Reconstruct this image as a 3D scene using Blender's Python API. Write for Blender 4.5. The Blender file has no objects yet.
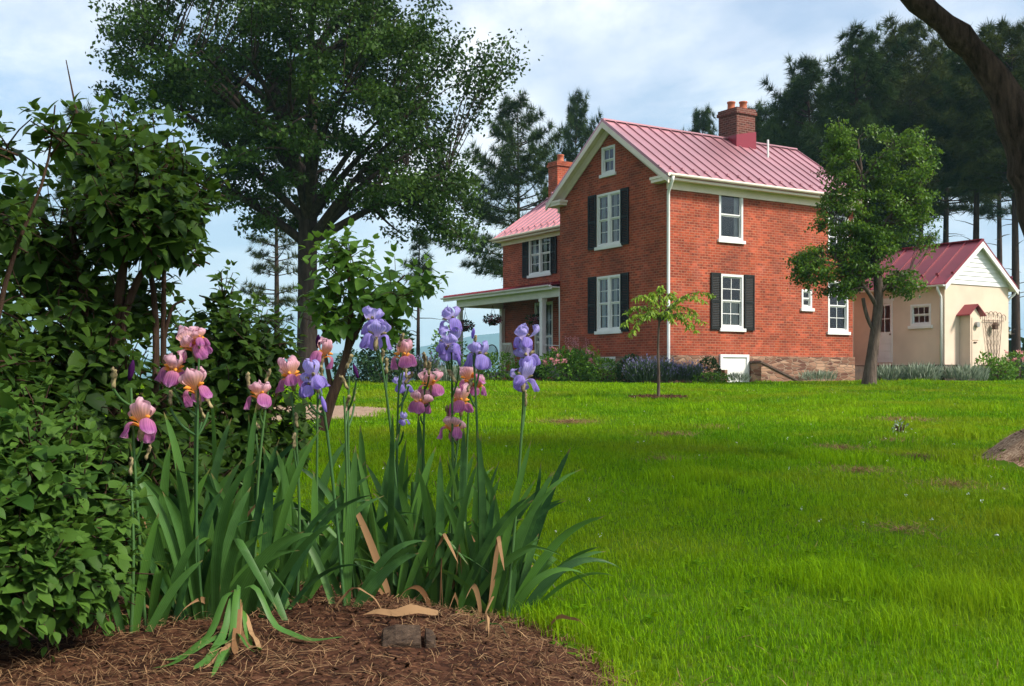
import bpy, math, random
import numpy as np
from mathutils import Vector, Matrix

random.seed(7)
RNG = np.random.default_rng(11)
SC = bpy.context.scene
COL = SC.collection
PI = math.pi
F = 1090.0            # focal length in pixels of a 1024 wide picture
HY = 376.0            # height of the horizon in the picture
CZ = 0.9              # camera height

# ------------------------------------------------------------------ camera
cam_d = bpy.data.cameras.new('camera')
cam = bpy.data.objects.new('camera', cam_d)
COL.objects.link(cam)
cam.location = (0, 0, CZ)
cam.rotation_euler = (PI / 2, 0, 0)
cam_d.sensor_width = 36.0
cam_d.lens = 36.0 * F / 1024.0
cam_d.shift_y = (HY - 343.0) / 1024.0
cam_d.clip_start = 0.05
cam_d.clip_end = 12000
SC.camera = cam

# ------------------------------------------------------------------ light
SUN_DIR = Vector((0.78, -0.36, 0.84)).normalized()       # towards the sun
SUN_EL = math.asin(SUN_DIR.z)
SUN_AZ = math.atan2(SUN_DIR.x, SUN_DIR.y)
sun_d = bpy.data.lights.new('sun', 'SUN')
sun_d.energy = 3.8
sun_d.angle = math.radians(10)
sun_d.color = (1.0, 0.93, 0.83)
sun = bpy.data.objects.new('sun', sun_d)
COL.objects.link(sun)
sun.location = (20, -20, 40)
sun.rotation_euler = SUN_DIR.to_track_quat('Z', 'Y').to_euler()

world = bpy.data.worlds.new('World')
SC.world = world
world.use_nodes = True


CLOUD_SHIFT = (4.4, 8.2, 3.3)


def build_world():
    nt = world.node_tree
    nt.nodes.clear()
    N, L = nt.nodes.new, nt.links.new
    out = N('ShaderNodeOutputWorld')
    bg = N('ShaderNodeBackground')
    bg.inputs['Strength'].default_value = 0.105
    sky = N('ShaderNodeTexSky')
    sky.sky_type = 'NISHITA'
    sky.sun_disc = False
    sky.sun_elevation = SUN_EL
    sky.sun_rotation = SUN_AZ
    sky.air_density = 1.0
    sky.dust_density = 1.6
    tc = N('ShaderNodeTexCoord')
    # clouds live on a flat layer overhead: direction divided by its height
    sep = N('ShaderNodeSeparateXYZ')
    L(tc.outputs['Generated'], sep.inputs[0])
    zz = N('ShaderNodeMath'); zz.operation = 'MAXIMUM'; zz.inputs[1].default_value = 0.0
    L(sep.outputs['Z'], zz.inputs[0])
    za = N('ShaderNodeMath'); za.operation = 'ADD'; za.inputs[1].default_value = 0.30
    L(zz.outputs[0], za.inputs[0])
    dx = N('ShaderNodeMath'); dx.operation = 'DIVIDE'
    dy = N('ShaderNodeMath'); dy.operation = 'DIVIDE'
    L(sep.outputs['X'], dx.inputs[0]); L(za.outputs[0], dx.inputs[1])
    L(sep.outputs['Y'], dy.inputs[0]); L(za.outputs[0], dy.inputs[1])
    cmb = N('ShaderNodeCombineXYZ')
    L(dx.outputs[0], cmb.inputs[0]); L(dy.outputs[0], cmb.inputs[1])
    off = N('ShaderNodeMapping'); off.inputs['Location'].default_value = CLOUD_SHIFT
    L(cmb.outputs[0], off.inputs[0])
    n1 = N('ShaderNodeTexNoise')
    n1.inputs['Scale'].default_value = 1.55
    n1.inputs['Detail'].default_value = 9
    n1.inputs['Roughness'].default_value = 0.60
    n1.inputs['Distortion'].default_value = 0.35
    L(off.outputs[0], n1.inputs['Vector'])
    ramp = N('ShaderNodeValToRGB')
    ramp.color_ramp.elements[0].position = 0.40
    ramp.color_ramp.elements[0].color = (0, 0, 0, 1)
    ramp.color_ramp.elements[1].position = 0.58
    ramp.color_ramp.elements[1].color = (1, 1, 1, 1)
    L(n1.outputs['Fac'], ramp.inputs[0])
    n2 = N('ShaderNodeTexNoise')
    n2.inputs['Scale'].default_value = 2.6
    n2.inputs['Detail'].default_value = 7
    L(off.outputs[0], n2.inputs['Vector'])
    ccol = N('ShaderNodeValToRGB')
    ccol.color_ramp.elements[0].position = 0.32
    ccol.color_ramp.elements[0].color = (3.2, 3.8, 4.9, 1)
    ccol.color_ramp.elements[1].position = 0.64
    ccol.color_ramp.elements[1].color = (7.6, 7.5, 7.4, 1)
    L(n2.outputs['Fac'], ccol.inputs[0])
    # thicker, whiter cloud towards the horizon
    hz = N('ShaderNodeMapRange')
    hz.inputs['From Min'].default_value = 0.02
    hz.inputs['From Max'].default_value = 0.30
    hz.inputs['To Min'].default_value = 0.92
    hz.inputs['To Max'].default_value = 0.0
    L(sep.outputs['Z'], hz.inputs['Value'])
    mx = N('ShaderNodeMath'); mx.operation = 'MAXIMUM'
    L(ramp.outputs[0], mx.inputs[0]); L(hz.outputs[0], mx.inputs[1])
    mulm = N('ShaderNodeMath'); mulm.operation = 'MULTIPLY'; mulm.inputs[1].default_value = 0.86
    L(mx.outputs[0], mulm.inputs[0])
    mix = N('ShaderNodeMix'); mix.data_type = 'RGBA'
    L(mulm.outputs[0], mix.inputs[0])
    L(sky.outputs[0], mix.inputs[6])
    L(ccol.outputs[0], mix.inputs[7])
    L(mix.outputs[2], bg.inputs['Color'])
    L(bg.outputs[0], out.inputs[0])


build_world()

SC.view_settings.view_transform = 'Standard'
SC.view_settings.look = 'None'
SC.view_settings.gamma = 1
SC.view_settings.use_curve_mapping = False
SC.view_settings.exposure = 0.92
SC.render.engine = 'CYCLES'
cy = SC.cycles
cy.use_denoising = True
cy.max_bounces = 8
cy.diffuse_bounces = 3
cy.glossy_bounces = 3
cy.transmission_bounces = 4
cy.transparent_max_bounces = 8
cy.volume_bounces = 0
cy.caustics_reflective = False
cy.caustics_refractive = False
cy.sample_clamp_indirect = 6


# ------------------------------------------------------------------ tagging
def tag(o, label=None, cat=None, group=None, kind=None):
    if label: o['label'] = label
    if cat: o['category'] = cat
    if group: o['group'] = group
    if kind: o['kind'] = kind
    return o


def empty(name, loc=(0, 0, 0), rz=0.0, label=None, cat=None, group=None, parent=None):
    o = bpy.data.objects.new(name, None)
    COL.objects.link(o)
    o.location = loc
    o.rotation_euler = (0, 0, rz)
    o.empty_display_size = 0.2
    o.parent = parent
    return tag(o, label, cat, group)


def copy_tree(o, parent=None):
    c = o.copy()
    COL.objects.link(c)
    c.parent = parent
    for ch in list(o.children):
        copy_tree(ch, c)
    return c


# ------------------------------------------------------------------ meshes
def mesh_np(name, V, faces, mat, parent=None, attrs=None, smooth=False, uv=False, loc=None):
    """faces: one (n,k) int array or a list of such arrays"""
    if isinstance(faces, np.ndarray): faces = [faces]
    faces = [f for f in faces if len(f)]
    me = bpy.data.meshes.new(name)
    V = np.ascontiguousarray(V, dtype=np.float32)
    me.vertices.add(len(V))
    me.vertices.foreach_set('co', V.ravel())
    nl = sum(f.size for f in faces)
    npoly = sum(len(f) for f in faces)
    me.loops.add(nl)
    me.polygons.add(npoly)
    me.loops.foreach_set('vertex_index', np.concatenate([f.ravel() for f in faces]).astype(np.int32))
    tot = np.concatenate([np.full(len(f), f.shape[1], np.int32) for f in faces])
    st = np.concatenate([[0], np.cumsum(tot)[:-1]]).astype(np.int32)
    me.polygons.foreach_set('loop_start', st)
    me.polygons.foreach_set('loop_total', tot)
    if smooth:
        me.polygons.foreach_set('use_smooth', np.ones(npoly, bool))
    me.update(calc_edges=True)
    for k, a in (attrs or {}).items():
        at = me.attributes.new(k, 'FLOAT', 'POINT')
        at.data.foreach_set('value', np.ascontiguousarray(a, dtype=np.float32))
    if mat: me.materials.append(mat)
    if uv: box_uv(me)
    o = bpy.data.objects.new(name, me)
    COL.objects.link(o)
    if parent: o.parent = parent
    if loc is not None: o.location = loc
    return o


def box_uv(me):
    uvl = me.uv_layers.new(name='uv')
    data = np.zeros((len(me.loops), 2), np.float32)
    for p in me.polygons:
        n = p.normal
        a = [abs(n.x), abs(n.y), abs(n.z)]
        k = a.index(max(a))
        if a[2] > 0.25 and a[2] < 0.97: k = 0 if a[0] > a[1] else 1
        for li in p.loop_indices:
            c = me.vertices[me.loops[li].vertex_index].co
            data[li] = (c.y, c.z) if k == 0 else ((c.x, c.z) if k == 1 else (c.x, c.y))
    uvl.data.foreach_set('uv', data.ravel())


class MB:
    def __init__(s):
        s.v = []; s.f = []

    def add(s, vs, fs):
        b = len(s.v)
        s.v.extend([tuple(v) for v in vs])
        s.f.extend([[b + i for i in f] for f in fs])

    def box(s, x0, x1, y0, y1, z0, z1):
        if x1 < x0: x0, x1 = x1, x0
        if y1 < y0: y0, y1 = y1, y0
        if z1 < z0: z0, z1 = z1, z0
        s.add([(x0, y0, z0), (x1, y0, z0), (x1, y1, z0), (x0, y1, z0), (x0, y0, z1), (x1, y0, z1), (x1, y1, z1), (x0, y1, z1)],
              [(0, 3, 2, 1), (4, 5, 6, 7), (0, 1, 5, 4), (1, 2, 6, 5), (2, 3, 7, 6), (3, 0, 4, 7)])
        return s

    def quad(s, a, b, c, d):
        s.add([a, b, c, d], [(0, 1, 2, 3)]); return s

    def prism(s, poly, off):
        """polygon (list of 3-D points) pushed along off"""
        n = len(poly)
        o = Vector(off)
        vs = [Vector(p) for p in poly] + [Vector(p) + o for p in poly]
        fs = [list(range(n))[::-1], list(range(n, 2 * n))]
        for i in range(n):
            j = (i + 1) % n
            fs.append([i, j, n + j, n + i])
        s.add(vs, fs); return s

    def bar(s, a, b, w, h, up=(0, 0, 1)):
        a, b = Vector(a), Vector(b)
        d = (b - a).normalized()
        side = d.cross(Vector(up))
        if side.length < 1e-4: side = d.cross(Vector((1, 0, 0)))
        side.normalize()
        u = side.cross(d).normalized()
        vs = []
        for p in (a, b):
            for i, j in ((-1, -1), (1, -1), (1, 1), (-1, 1)):
                vs.append(p + side * (i * w / 2) + u * (j * h / 2))
        s.add(vs, [(0, 1, 2, 3), (7, 6, 5, 4), (0, 4, 5, 1), (1, 5, 6, 2), (2, 6, 7, 3), (3, 7, 4, 0)])
        return s

    def tube(s, pts, radii, n=8):
        V, Q = tube_np([(np.array(pts, float), np.broadcast_to(np.asarray(radii, float), (len(pts),)))], n)
        b = len(s.v)
        s.v.extend([tuple(v) for v in V])
        s.f.extend([[b + i for i in q] for q in Q])
        k = len(pts)
        s.f.append([b + i for i in range(n)][::-1])
        s.f.append([b + (k - 1) * n + i for i in range(n)])
        return s

    def lathe(s, prof, c=(0, 0, 0), n=14):
        b = len(s.v)
        for r, z in prof:
            for i in range(n):
                a = 2 * PI * i / n
                s.v.append((c[0] + r * math.cos(a), c[1] + r * math.sin(a), c[2] + z))
        for k in range(len(prof) - 1):
            for i in range(n):
                j = (i + 1) % n
                s.f.append([b + k * n + i, b + k * n + j, b + (k + 1) * n + j, b + (k + 1) * n + i])
        s.f.append([b + i for i in range(n)][::-1])
        s.f.append([b + (len(prof) - 1) * n + i for i in range(n)])
        return s

    def build(s, name, mat, parent=None, smooth=False, bevel=0.0, loc=None):
        me = bpy.data.meshes.new(name)
        me.from_pydata(s.v, [], s.f)
        me.update()
        if mat: me.materials.append(mat)
        if smooth:
            for p in me.polygons: p.use_smooth = True
        box_uv(me)
        o = bpy.data.objects.new(name, me)
        COL.objects.link(o)
        if parent: o.parent = parent
        if loc is not None: o.location = loc
        if bevel:
            m = o.modifiers.new('bevel', 'BEVEL')
            m.width = bevel; m.segments = 2; m.limit_method = 'ANGLE'
        return o


def tube_np(lines, n=6):
    Vs, Qs = [], []
    base = 0
    ang = np.arange(n) * 2 * PI / n
    ca, sa = np.cos(ang), np.sin(ang)
    for pts, rad in lines:
        k = len(pts)
        t = np.gradient(pts, axis=0)
        t /= np.linalg.norm(t, axis=1)[:, None] + 1e-9
        ref = np.array([0.31, 0.95, 0.02]) if abs(t[0, 2]) > 0.5 else np.array([0.02, 0.05, 1.0])
        a = np.cross(t, ref); a /= np.linalg.norm(a, axis=1)[:, None] + 1e-9
        b = np.cross(t, a)
        ring = pts[:, None, :] + rad[:, None, None] * (a[:, None, :] * ca[None, :, None] + b[:, None, :] * sa[None, :, None])
        Vs.append(ring.reshape(-1, 3))
        i = np.arange(k - 1)[:, None] * n + np.arange(n)[None, :]
        j = np.arange(k - 1)[:, None] * n + (np.arange(n)[None, :] + 1) % n
        Qs.append((np.stack([i, j, j + n, i + n], -1).reshape(-1, 4)) + base)
        base += k * n
    return np.concatenate(Vs), np.concatenate(Qs)


def frames(d, up):
    """rotation matrices (N,3,3) whose columns are side, direction, normal"""
    d = d / (np.linalg.norm(d, axis=1)[:, None] + 1e-9)
    x = np.cross(d, up); x /= np.linalg.norm(x, axis=1)[:, None] + 1e-9
    z = np.cross(x, d)
    return np.stack([x, d, z], -1)


def scatter(T, TF, pos, R, scale):
    """copies of template T (k,3) with faces TF (m,q)"""
    N = len(pos); k = len(T)
    if np.ndim(scale) == 1: scale = scale[:, None, None]
    V = np.einsum('nij,nkj->nki', R, T[None] * scale) + pos[:, None, :]
    Fq = TF[None] + (np.arange(N) * k)[:, None, None]
    return V.reshape(-1, 3), Fq.reshape(-1, TF.shape[1])


def unit(n):
    v = RNG.normal(size=(n, 3))
    return v / np.linalg.norm(v, axis=1)[:, None]


def vnoise(x, y, seed=0):
    """cheap smooth noise in [-1,1]"""
    r = np.random.default_rng(seed)
    s = 0
    for k in range(6):
        a = r.uniform(0, 2 * PI); f = r.uniform(0.6, 1.6) * (1.45 ** k) * 0.5
        s = s + np.sin((x * math.cos(a) + y * math.sin(a)) * f + r.uniform(0, 6.28) + 1.3 * np.sin((x * math.sin(a) - y * math.cos(a)) * f * 0.7)) / (1 + 0.5 * k)
    return s / 2.6


# leaf templates: y along the leaf, x across, z the upper side
def leaf_template(rows=5, wid=0.33, fold=0.10, droop=0.18, tip=1.0, broad=0.36):
    V = []
    for i in range(rows):
        t = i / (rows - 1)
        w = wid * (math.sin(PI * t ** (math.log(0.5) / math.log(broad)))) ** 0.8 if 0 < t < 1 else 0.0
        z = -droop * t * t
        V += [(-w, t, z + fold * w * 2), (0, t, z), (w, t, z + fold * w * 2)]
    Fc = []
    for i in range(rows - 1):
        b = 3 * i
        Fc += [(b, b + 1, b + 4, b + 3), (b + 1, b + 2, b + 5, b + 4)]
    return np.array(V), np.array(Fc)


LEAF5 = leaf_template(6, 0.34, 0.12, 0.25)
LEAF_L = (np.array([(0, 0, 0), (-0.3, 0.45, 0.08), (0, 0.5, -0.02), (0.3, 0.45, 0.08), (0, 1, -0.12)], float),
          np.array([(0, 2, 1), (0, 3, 2), (1, 2, 4), (2, 3, 4)]))
LEAF_Q = (np.array([(0, 0, 0), (-0.32, 0.5, 0.05), (0, 1, 0), (0.32, 0.5, 0.05)], float), np.array([(0, 3, 2, 1)]))


# ------------------------------------------------------------------ materials
def new_mat(name):
    m = bpy.data.materials.new(name)
    m.use_nodes = True
    m.node_tree.nodes.clear()
    return m, m.node_tree, m.node_tree.nodes.new, m.node_tree.links.new


def mat_plain(name, col, rough=0.6, metal=0.0, var=0.15, vscale=3.0, bump=0.0, bscale=40.0, spec=0.5, coord='Object'):
    m, nt, N, L = new_mat(name)
    out = N('ShaderNodeOutputMaterial'); b = N('ShaderNodeBsdfPrincipled')
    b.inputs['Roughness'].default_value = rough
    b.inputs['Metallic'].default_value = metal
    b.inputs['Specular IOR Level'].default_value = spec
    tc = N('ShaderNodeTexCoord')
    n = N('ShaderNodeTexNoise'); n.inputs['Scale'].default_value = vscale; n.inputs['Detail'].default_value = 6
    L(tc.outputs[coord], n.inputs['Vector'])
    r = N('ShaderNodeValToRGB')
    r.color_ramp.elements[0].position = 0.3; r.color_ramp.elements[1].position = 0.7
    r.color_ramp.elements[0].color = tuple(c * (1 - var) for c in col) + (1,)
    r.color_ramp.elements[1].color = tuple(min(1, c * (1 + var)) for c in col) + (1,)
    L(n.outputs['Fac'], r.inputs[0]); L(r.outputs[0], b.inputs['Base Color'])
    if bump:
        n2 = N('ShaderNodeTexNoise'); n2.inputs['Scale'].default_value = bscale; n2.inputs['Detail'].default_value = 5
        L(tc.outputs[coord], n2.inputs['Vector'])
        bp = N('ShaderNodeBump'); bp.inputs['Strength'].default_value = bump; bp.inputs['Distance'].default_value = 0.02
        L(n2.outputs['Fac'], bp.inputs['Height']); L(bp.outputs[0], b.inputs['Normal'])
    L(b.outputs[0], out.inputs[0])
    return m


def mat_leaf(name, dark, light, trans=0.35, rough=0.45, gloss=0.25, patch=None, pscale=0.5, tipcol=None):
    """leaf colour runs from dark to light with each leaf's own number 'rnd'"""
    m, nt, N, L = new_mat(name)
    out = N('ShaderNodeOutputMaterial')
    at = N('ShaderNodeAttribute'); at.attribute_name = 'rnd'
    r = N('ShaderNodeValToRGB')
    r.color_ramp.elements[0].color = tuple(dark) + (1,)
    r.color_ramp.elements[1].color = tuple(light) + (1,)
    L(at.outputs['Fac'], r.inputs[0])
    col = r.outputs[0]
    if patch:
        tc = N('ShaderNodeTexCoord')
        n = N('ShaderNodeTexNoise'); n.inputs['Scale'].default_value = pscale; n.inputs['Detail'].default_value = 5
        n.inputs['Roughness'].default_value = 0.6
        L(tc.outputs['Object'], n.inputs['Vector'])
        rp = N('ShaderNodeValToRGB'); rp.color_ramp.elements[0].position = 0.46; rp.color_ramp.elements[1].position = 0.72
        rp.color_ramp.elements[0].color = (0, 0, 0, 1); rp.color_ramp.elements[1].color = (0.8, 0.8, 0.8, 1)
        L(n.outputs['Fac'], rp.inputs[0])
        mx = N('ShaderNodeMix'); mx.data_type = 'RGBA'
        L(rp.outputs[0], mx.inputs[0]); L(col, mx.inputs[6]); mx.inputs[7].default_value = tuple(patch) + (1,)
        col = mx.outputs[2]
    if tipcol:
        a2 = N('ShaderNodeAttribute'); a2.attribute_name = 't'
        r2 = N('ShaderNodeValToRGB'); r2.color_ramp.elements[0].position = 0.95; r2.color_ramp.elements[1].position = 1.0
        r2.color_ramp.elements[0].color = (0, 0, 0, 1)
        L(a2.outputs['Fac'], r2.inputs[0])
        m2 = N('ShaderNodeMix'); m2.data_type = 'RGBA'
        L(r2.outputs[0], m2.inputs[0]); L(col, m2.inputs[6]); m2.inputs[7].default_value = tuple(tipcol) + (1,)
        col = m2.outputs[2]
        a3 = N('ShaderNodeAttribute'); a3.attribute_name = 's'
        w3 = N('ShaderNodeMath'); w3.operation = 'MULTIPLY'; w3.inputs[1].default_value = 17.0; L(a3.outputs['Fac'], w3.inputs[0])
        s3 = N('ShaderNodeMath'); s3.operation = 'SINE'; L(w3.outputs[0], s3.inputs[0])
        v3 = N('ShaderNodeMath'); v3.operation = 'MULTIPLY_ADD'; v3.inputs[1].default_value = 0.14; v3.inputs[2].default_value = 1.0; L(s3.outputs[0], v3.inputs[0])
        h3 = N('ShaderNodeHueSaturation'); L(v3.outputs[0], h3.inputs['Value']); L(col, h3.inputs['Color'])
        col = h3.outputs[0]
    b = N('ShaderNodeBsdfPrincipled')
    b.inputs['Roughness'].default_value = rough
    b.inputs['Specular IOR Level'].default_value = gloss
    L(col, b.inputs['Base Color'])
    tr = N('ShaderNodeBsdfTranslucent')
    hs = N('ShaderNodeHueSaturation'); hs.inputs['Hue'].default_value = 0.485; hs.inputs['Value'].default_value = 1.35
    L(col, hs.inputs['Color']); L(hs.outputs[0], tr.inputs['Color'])
    mix = N('ShaderNodeMixShader'); mix.inputs[0].default_value = trans
    L(b.outputs[0], mix.inputs[1]); L(tr.outputs[0], mix.inputs[2])
    L(mix.outputs[0], out.inputs[0])
    return m


def mat_petal(name, stops, trans=0.5):
    """petal colour from its base (t = 0) to its rim (t = 1)"""
    m, nt, N, L = new_mat(name)
    out = N('ShaderNodeOutputMaterial')
    at = N('ShaderNodeAttribute'); at.attribute_name = 't'
    r = N('ShaderNodeValToRGB')
    el = r.color_ramp.elements
    el[0].position = stops[0][0]; el[0].color = tuple(stops[0][1]) + (1,)
    el[1].position = stops[-1][0]; el[1].color = tuple(stops[-1][1]) + (1,)
    for p, c in stops[1:-1]:
        e = el.new(p); e.color = tuple(c) + (1,)
    L(at.outputs['Fac'], r.inputs[0])
    tc = N('ShaderNodeTexCoord')
    n = N('ShaderNodeTexNoise'); n.inputs['Scale'].default_value = 60; n.inputs['Detail'].default_value = 4
    L(tc.outputs['Object'], n.inputs['Vector'])
    hs = N('ShaderNodeHueSaturation')
    mr = N('ShaderNodeMapRange'); mr.inputs['To Min'].default_value = 0.75; mr.inputs['To Max'].default_value = 1.25
    L(n.outputs['Fac'], mr.inputs['Value']); L(r.outputs[0], hs.inputs['Color'])
    a2 = N('ShaderNodeAttribute'); a2.attribute_name = 's'          # veins run along the petal
    wv = N('ShaderNodeMath'); wv.operation = 'MULTIPLY'; wv.inputs[1].default_value = 22.0; L(a2.outputs['Fac'], wv.inputs[0])
    sn = N('ShaderNodeMath'); sn.operation = 'SINE'; L(wv.outputs[0], sn.inputs[0])
    vm = N('ShaderNodeMath'); vm.operation = 'MULTIPLY_ADD'; vm.inputs[1].default_value = 0.13; L(sn.outputs[0], vm.inputs[0]); L(mr.outputs[0], vm.inputs[2])
    L(vm.outputs[0], hs.inputs['Value'])
    b = N('ShaderNodeBsdfPrincipled'); b.inputs['Roughness'].default_value = 0.6
    b.inputs['Specular IOR Level'].default_value = 0.08
    tr = N('ShaderNodeBsdfTranslucent')
    L(hs.outputs[0], b.inputs['Base Color']); L(hs.outputs[0], tr.inputs['Color'])
    mix = N('ShaderNodeMixShader'); mix.inputs[0].default_value = trans
    L(b.outputs[0], mix.inputs[1]); L(tr.outputs[0], mix.inputs[2]); L(mix.outputs[0], out.inputs[0])
    return m


def mat_brick(name, c1, c2, mortar, dark):
    m, nt, N, L = new_mat(name)
    out = N('ShaderNodeOutputMaterial'); b = N('ShaderNodeBsdfPrincipled'); b.inputs['Roughness'].default_value = 0.85
    b.inputs['Specular IOR Level'].default_value = 0.25
    uv = N('ShaderNodeUVMap'); uv.uv_map = 'uv'
    br = N('ShaderNodeTexBrick')
    br.inputs['Scale'].default_value = 1.0
    br.inputs['Brick Width'].default_value = 0.22
    br.inputs['Row Height'].default_value = 0.082
    br.inputs['Mortar Size'].default_value = 0.011
    br.inputs['Mortar Smooth'].default_value = 0.2
    br.inputs['Bias'].default_value = 0.0
    br.inputs['Color1'].default_value = tuple(c1) + (1,)
    br.inputs['Color2'].default_value = tuple(c2) + (1,)
    br.inputs['Mortar'].default_value = tuple(mortar) + (1,)
    L(uv.outputs[0], br.inputs['Vector'])
    # a tone for each brick: a random number for its row and column
    sp = N('ShaderNodeSeparateXYZ'); L(uv.outputs[0], sp.inputs[0])
    def mth(op, x, y=None):
        q = N('ShaderNodeMath'); q.operation = op
        for i, w in enumerate((x, y)):
            if w is None: continue
            if isinstance(w, (int, float)): q.inputs[i].default_value = w
            else: L(w, q.inputs[i])
        return q.outputs[0]
    row = mth('FLOOR', mth('DIVIDE', sp.outputs[1], 0.082))
    odd = mth('MODULO', mth('ABSOLUTE', row), 2.0)
    colm = mth('FLOOR', mth('ADD', mth('DIVIDE', sp.outputs[0], 0.22), mth('MULTIPLY', odd, 0.5)))
    cb = N('ShaderNodeCombineXYZ'); L(colm, cb.inputs[0]); L(row, cb.inputs[1])
    wn = N('ShaderNodeTexWhiteNoise'); wn.noise_dimensions = '2D'; L(cb.outputs[0], wn.inputs['Vector'])
    rr = N('ShaderNodeValToRGB')
    rr.color_ramp.elements[0].position = 0.55; rr.color_ramp.elements[0].color = (0, 0, 0, 1)
    rr.color_ramp.elements[1].position = 1.0; rr.color_ramp.elements[1].color = (0.85, 0.85, 0.85, 1)
    L(wn.outputs['Value'], rr.inputs[0])
    m0 = N('ShaderNodeMix'); m0.data_type = 'RGBA'
    L(mth('MULTIPLY', rr.outputs[0], mth('SUBTRACT', 1.0, br.outputs['Fac'])), m0.inputs[0]); L(br.outputs['Color'], m0.inputs[6]); m0.inputs[7].default_value = tuple(dark) + (1,)
    r3 = N('ShaderNodeValToRGB')
    r3.color_ramp.elements[0].position = 0.0; r3.color_ramp.elements[0].color = (0.55, 0.55, 0.55, 1)
    r3.color_ramp.elements[1].position = 0.22; r3.color_ramp.elements[1].color = (0, 0, 0, 1)
    L(wn.outputs['Value'], r3.inputs[0])
    m1 = N('ShaderNodeMix'); m1.data_type = 'RGBA'
    L(r3.outputs[0], m1.inputs[0]); L(m0.outputs[2], m1.inputs[6]); m1.inputs[7].default_value = tuple(min(1, c * 1.35 + .02) for c in c1) + (1,)
    n = N('ShaderNodeTexNoise'); n.inputs['Scale'].default_value = 0.9; n.inputs['Detail'].default_value = 7; n.inputs['Roughness'].default_value = 0.65
    L(uv.outputs[0], n.inputs['Vector'])
    mr = N('ShaderNodeMapRange'); mr.inputs['From Min'].default_value = 0.3; mr.inputs['From Max'].default_value = 0.7
    mr.inputs['To Min'].default_value = 0.62; mr.inputs['To Max'].default_value = 1.25
    L(n.outputs['Fac'], mr.inputs['Value'])
    nw = N('ShaderNodeTexNoise'); nw.inputs['Scale'].default_value = 1.7; nw.inputs['Detail'].default_value = 8; nw.inputs['Roughness'].default_value = 0.72
    mpw = N('ShaderNodeMapping'); mpw.inputs['Scale'].default_value = (1.0, 0.55, 1.0); mpw.inputs['Location'].default_value = (3.1, 7.7, 0)
    L(uv.outputs[0], mpw.inputs[0]); L(mpw.outputs[0], nw.inputs['Vector'])
    rw = N('ShaderNodeMapRange'); rw.inputs['From Min'].default_value = 0.50; rw.inputs['From Max'].default_value = 0.78; rw.inputs['To Max'].default_value = 0.55
    L(nw.outputs['Fac'], rw.inputs['Value'])
    mw = N('ShaderNodeMix'); mw.data_type = 'RGBA'; L(rw.outputs[0], mw.inputs[0]); L(m1.outputs[2], mw.inputs[6]); mw.inputs[7].default_value = tuple(min(1, c * .95 + .07) for c in c1) + (1,)
    hs = N('ShaderNodeHueSaturation'); L(mr.outputs[0], hs.inputs['Value']); L(mw.outputs[2], hs.inputs['Color'])
    L(hs.outputs[0], b.inputs['Base Color'])
    bp = N('ShaderNodeBump'); bp.inputs['Strength'].default_value = 0.5; bp.inputs['Distance'].default_value = 0.008; bp.invert = True
    L(br.outputs['Fac'], bp.inputs['Height']); L(bp.outputs[0], b.inputs['Normal'])
    L(b.outputs[0], out.inputs[0])
    return m


def mat_stone(name):
    m, nt, N, L = new_mat(name)
    out = N('ShaderNodeOutputMaterial'); b = N('ShaderNodeBsdfPrincipled'); b.inputs['Roughness'].default_value = 0.9
    uv = N('ShaderNodeUVMap'); uv.uv_map = 'uv'
    mp = N('ShaderNodeMapping'); mp.inputs['Scale'].default_value = (3.0, 11.0, 1)
    L(uv.outputs[0], mp.inputs[0])
    nz = N('ShaderNodeTexNoise'); nz.inputs['Scale'].default_value = 3.0
    L(uv.outputs[0], nz.inputs['Vector'])
    av = N('ShaderNodeMix'); av.data_type = 'RGBA'; av.inputs[0].default_value = 0.5
    L(mp.outputs[0], av.inputs[6]); L(nz.outputs['Color'], av.inputs[7])
    vo = N('ShaderNodeTexVoronoi'); vo.inputs['Scale'].default_value = 1.9
    L(av.outputs[2], vo.inputs['Vector'])
    ve = N('ShaderNodeTexVoronoi'); ve.feature = 'DISTANCE_TO_EDGE'; ve.inputs['Scale'].default_value = 1.9
    L(av.outputs[2], ve.inputs['Vector'])
    sc = N('ShaderNodeSeparateColor'); L(vo.outputs['Color'], sc.inputs[0])
    r = N('ShaderNodeValToRGB')
    r.color_ramp.elements[0].color = (0.10, 0.036, 0.022, 1)
    r.color_ramp.elements[1].color = (0.42, 0.25, 0.16, 1)
    e = r.color_ramp.elements.new(0.5); e.color = (0.21, 0.095, 0.055, 1)
    L(sc.outputs[0], r.inputs[0])
    rm = N('ShaderNodeValToRGB'); rm.color_ramp.elements[0].position = 0.04; rm.color_ramp.elements[1].position = 0.10
    L(ve.outputs['Distance'], rm.inputs[0])
    mx = N('ShaderNodeMix'); mx.data_type = 'RGBA'
    L(rm.outputs[0], mx.inputs[0]); mx.inputs[6].default_value = (0.26, 0.17, 0.115, 1); L(r.outputs[0], mx.inputs[7])
    L(mx.outputs[2], b.inputs['Base Color'])
    bp = N('ShaderNodeBump'); bp.inputs['Strength'].default_value = 0.7; bp.inputs['Distance'].default_value = 0.03
    L(rm.outputs[0], bp.inputs['Height']); L(bp.outputs[0], b.inputs['Normal'])
    L(b.outputs[0], out.inputs[0])
    return m


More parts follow.
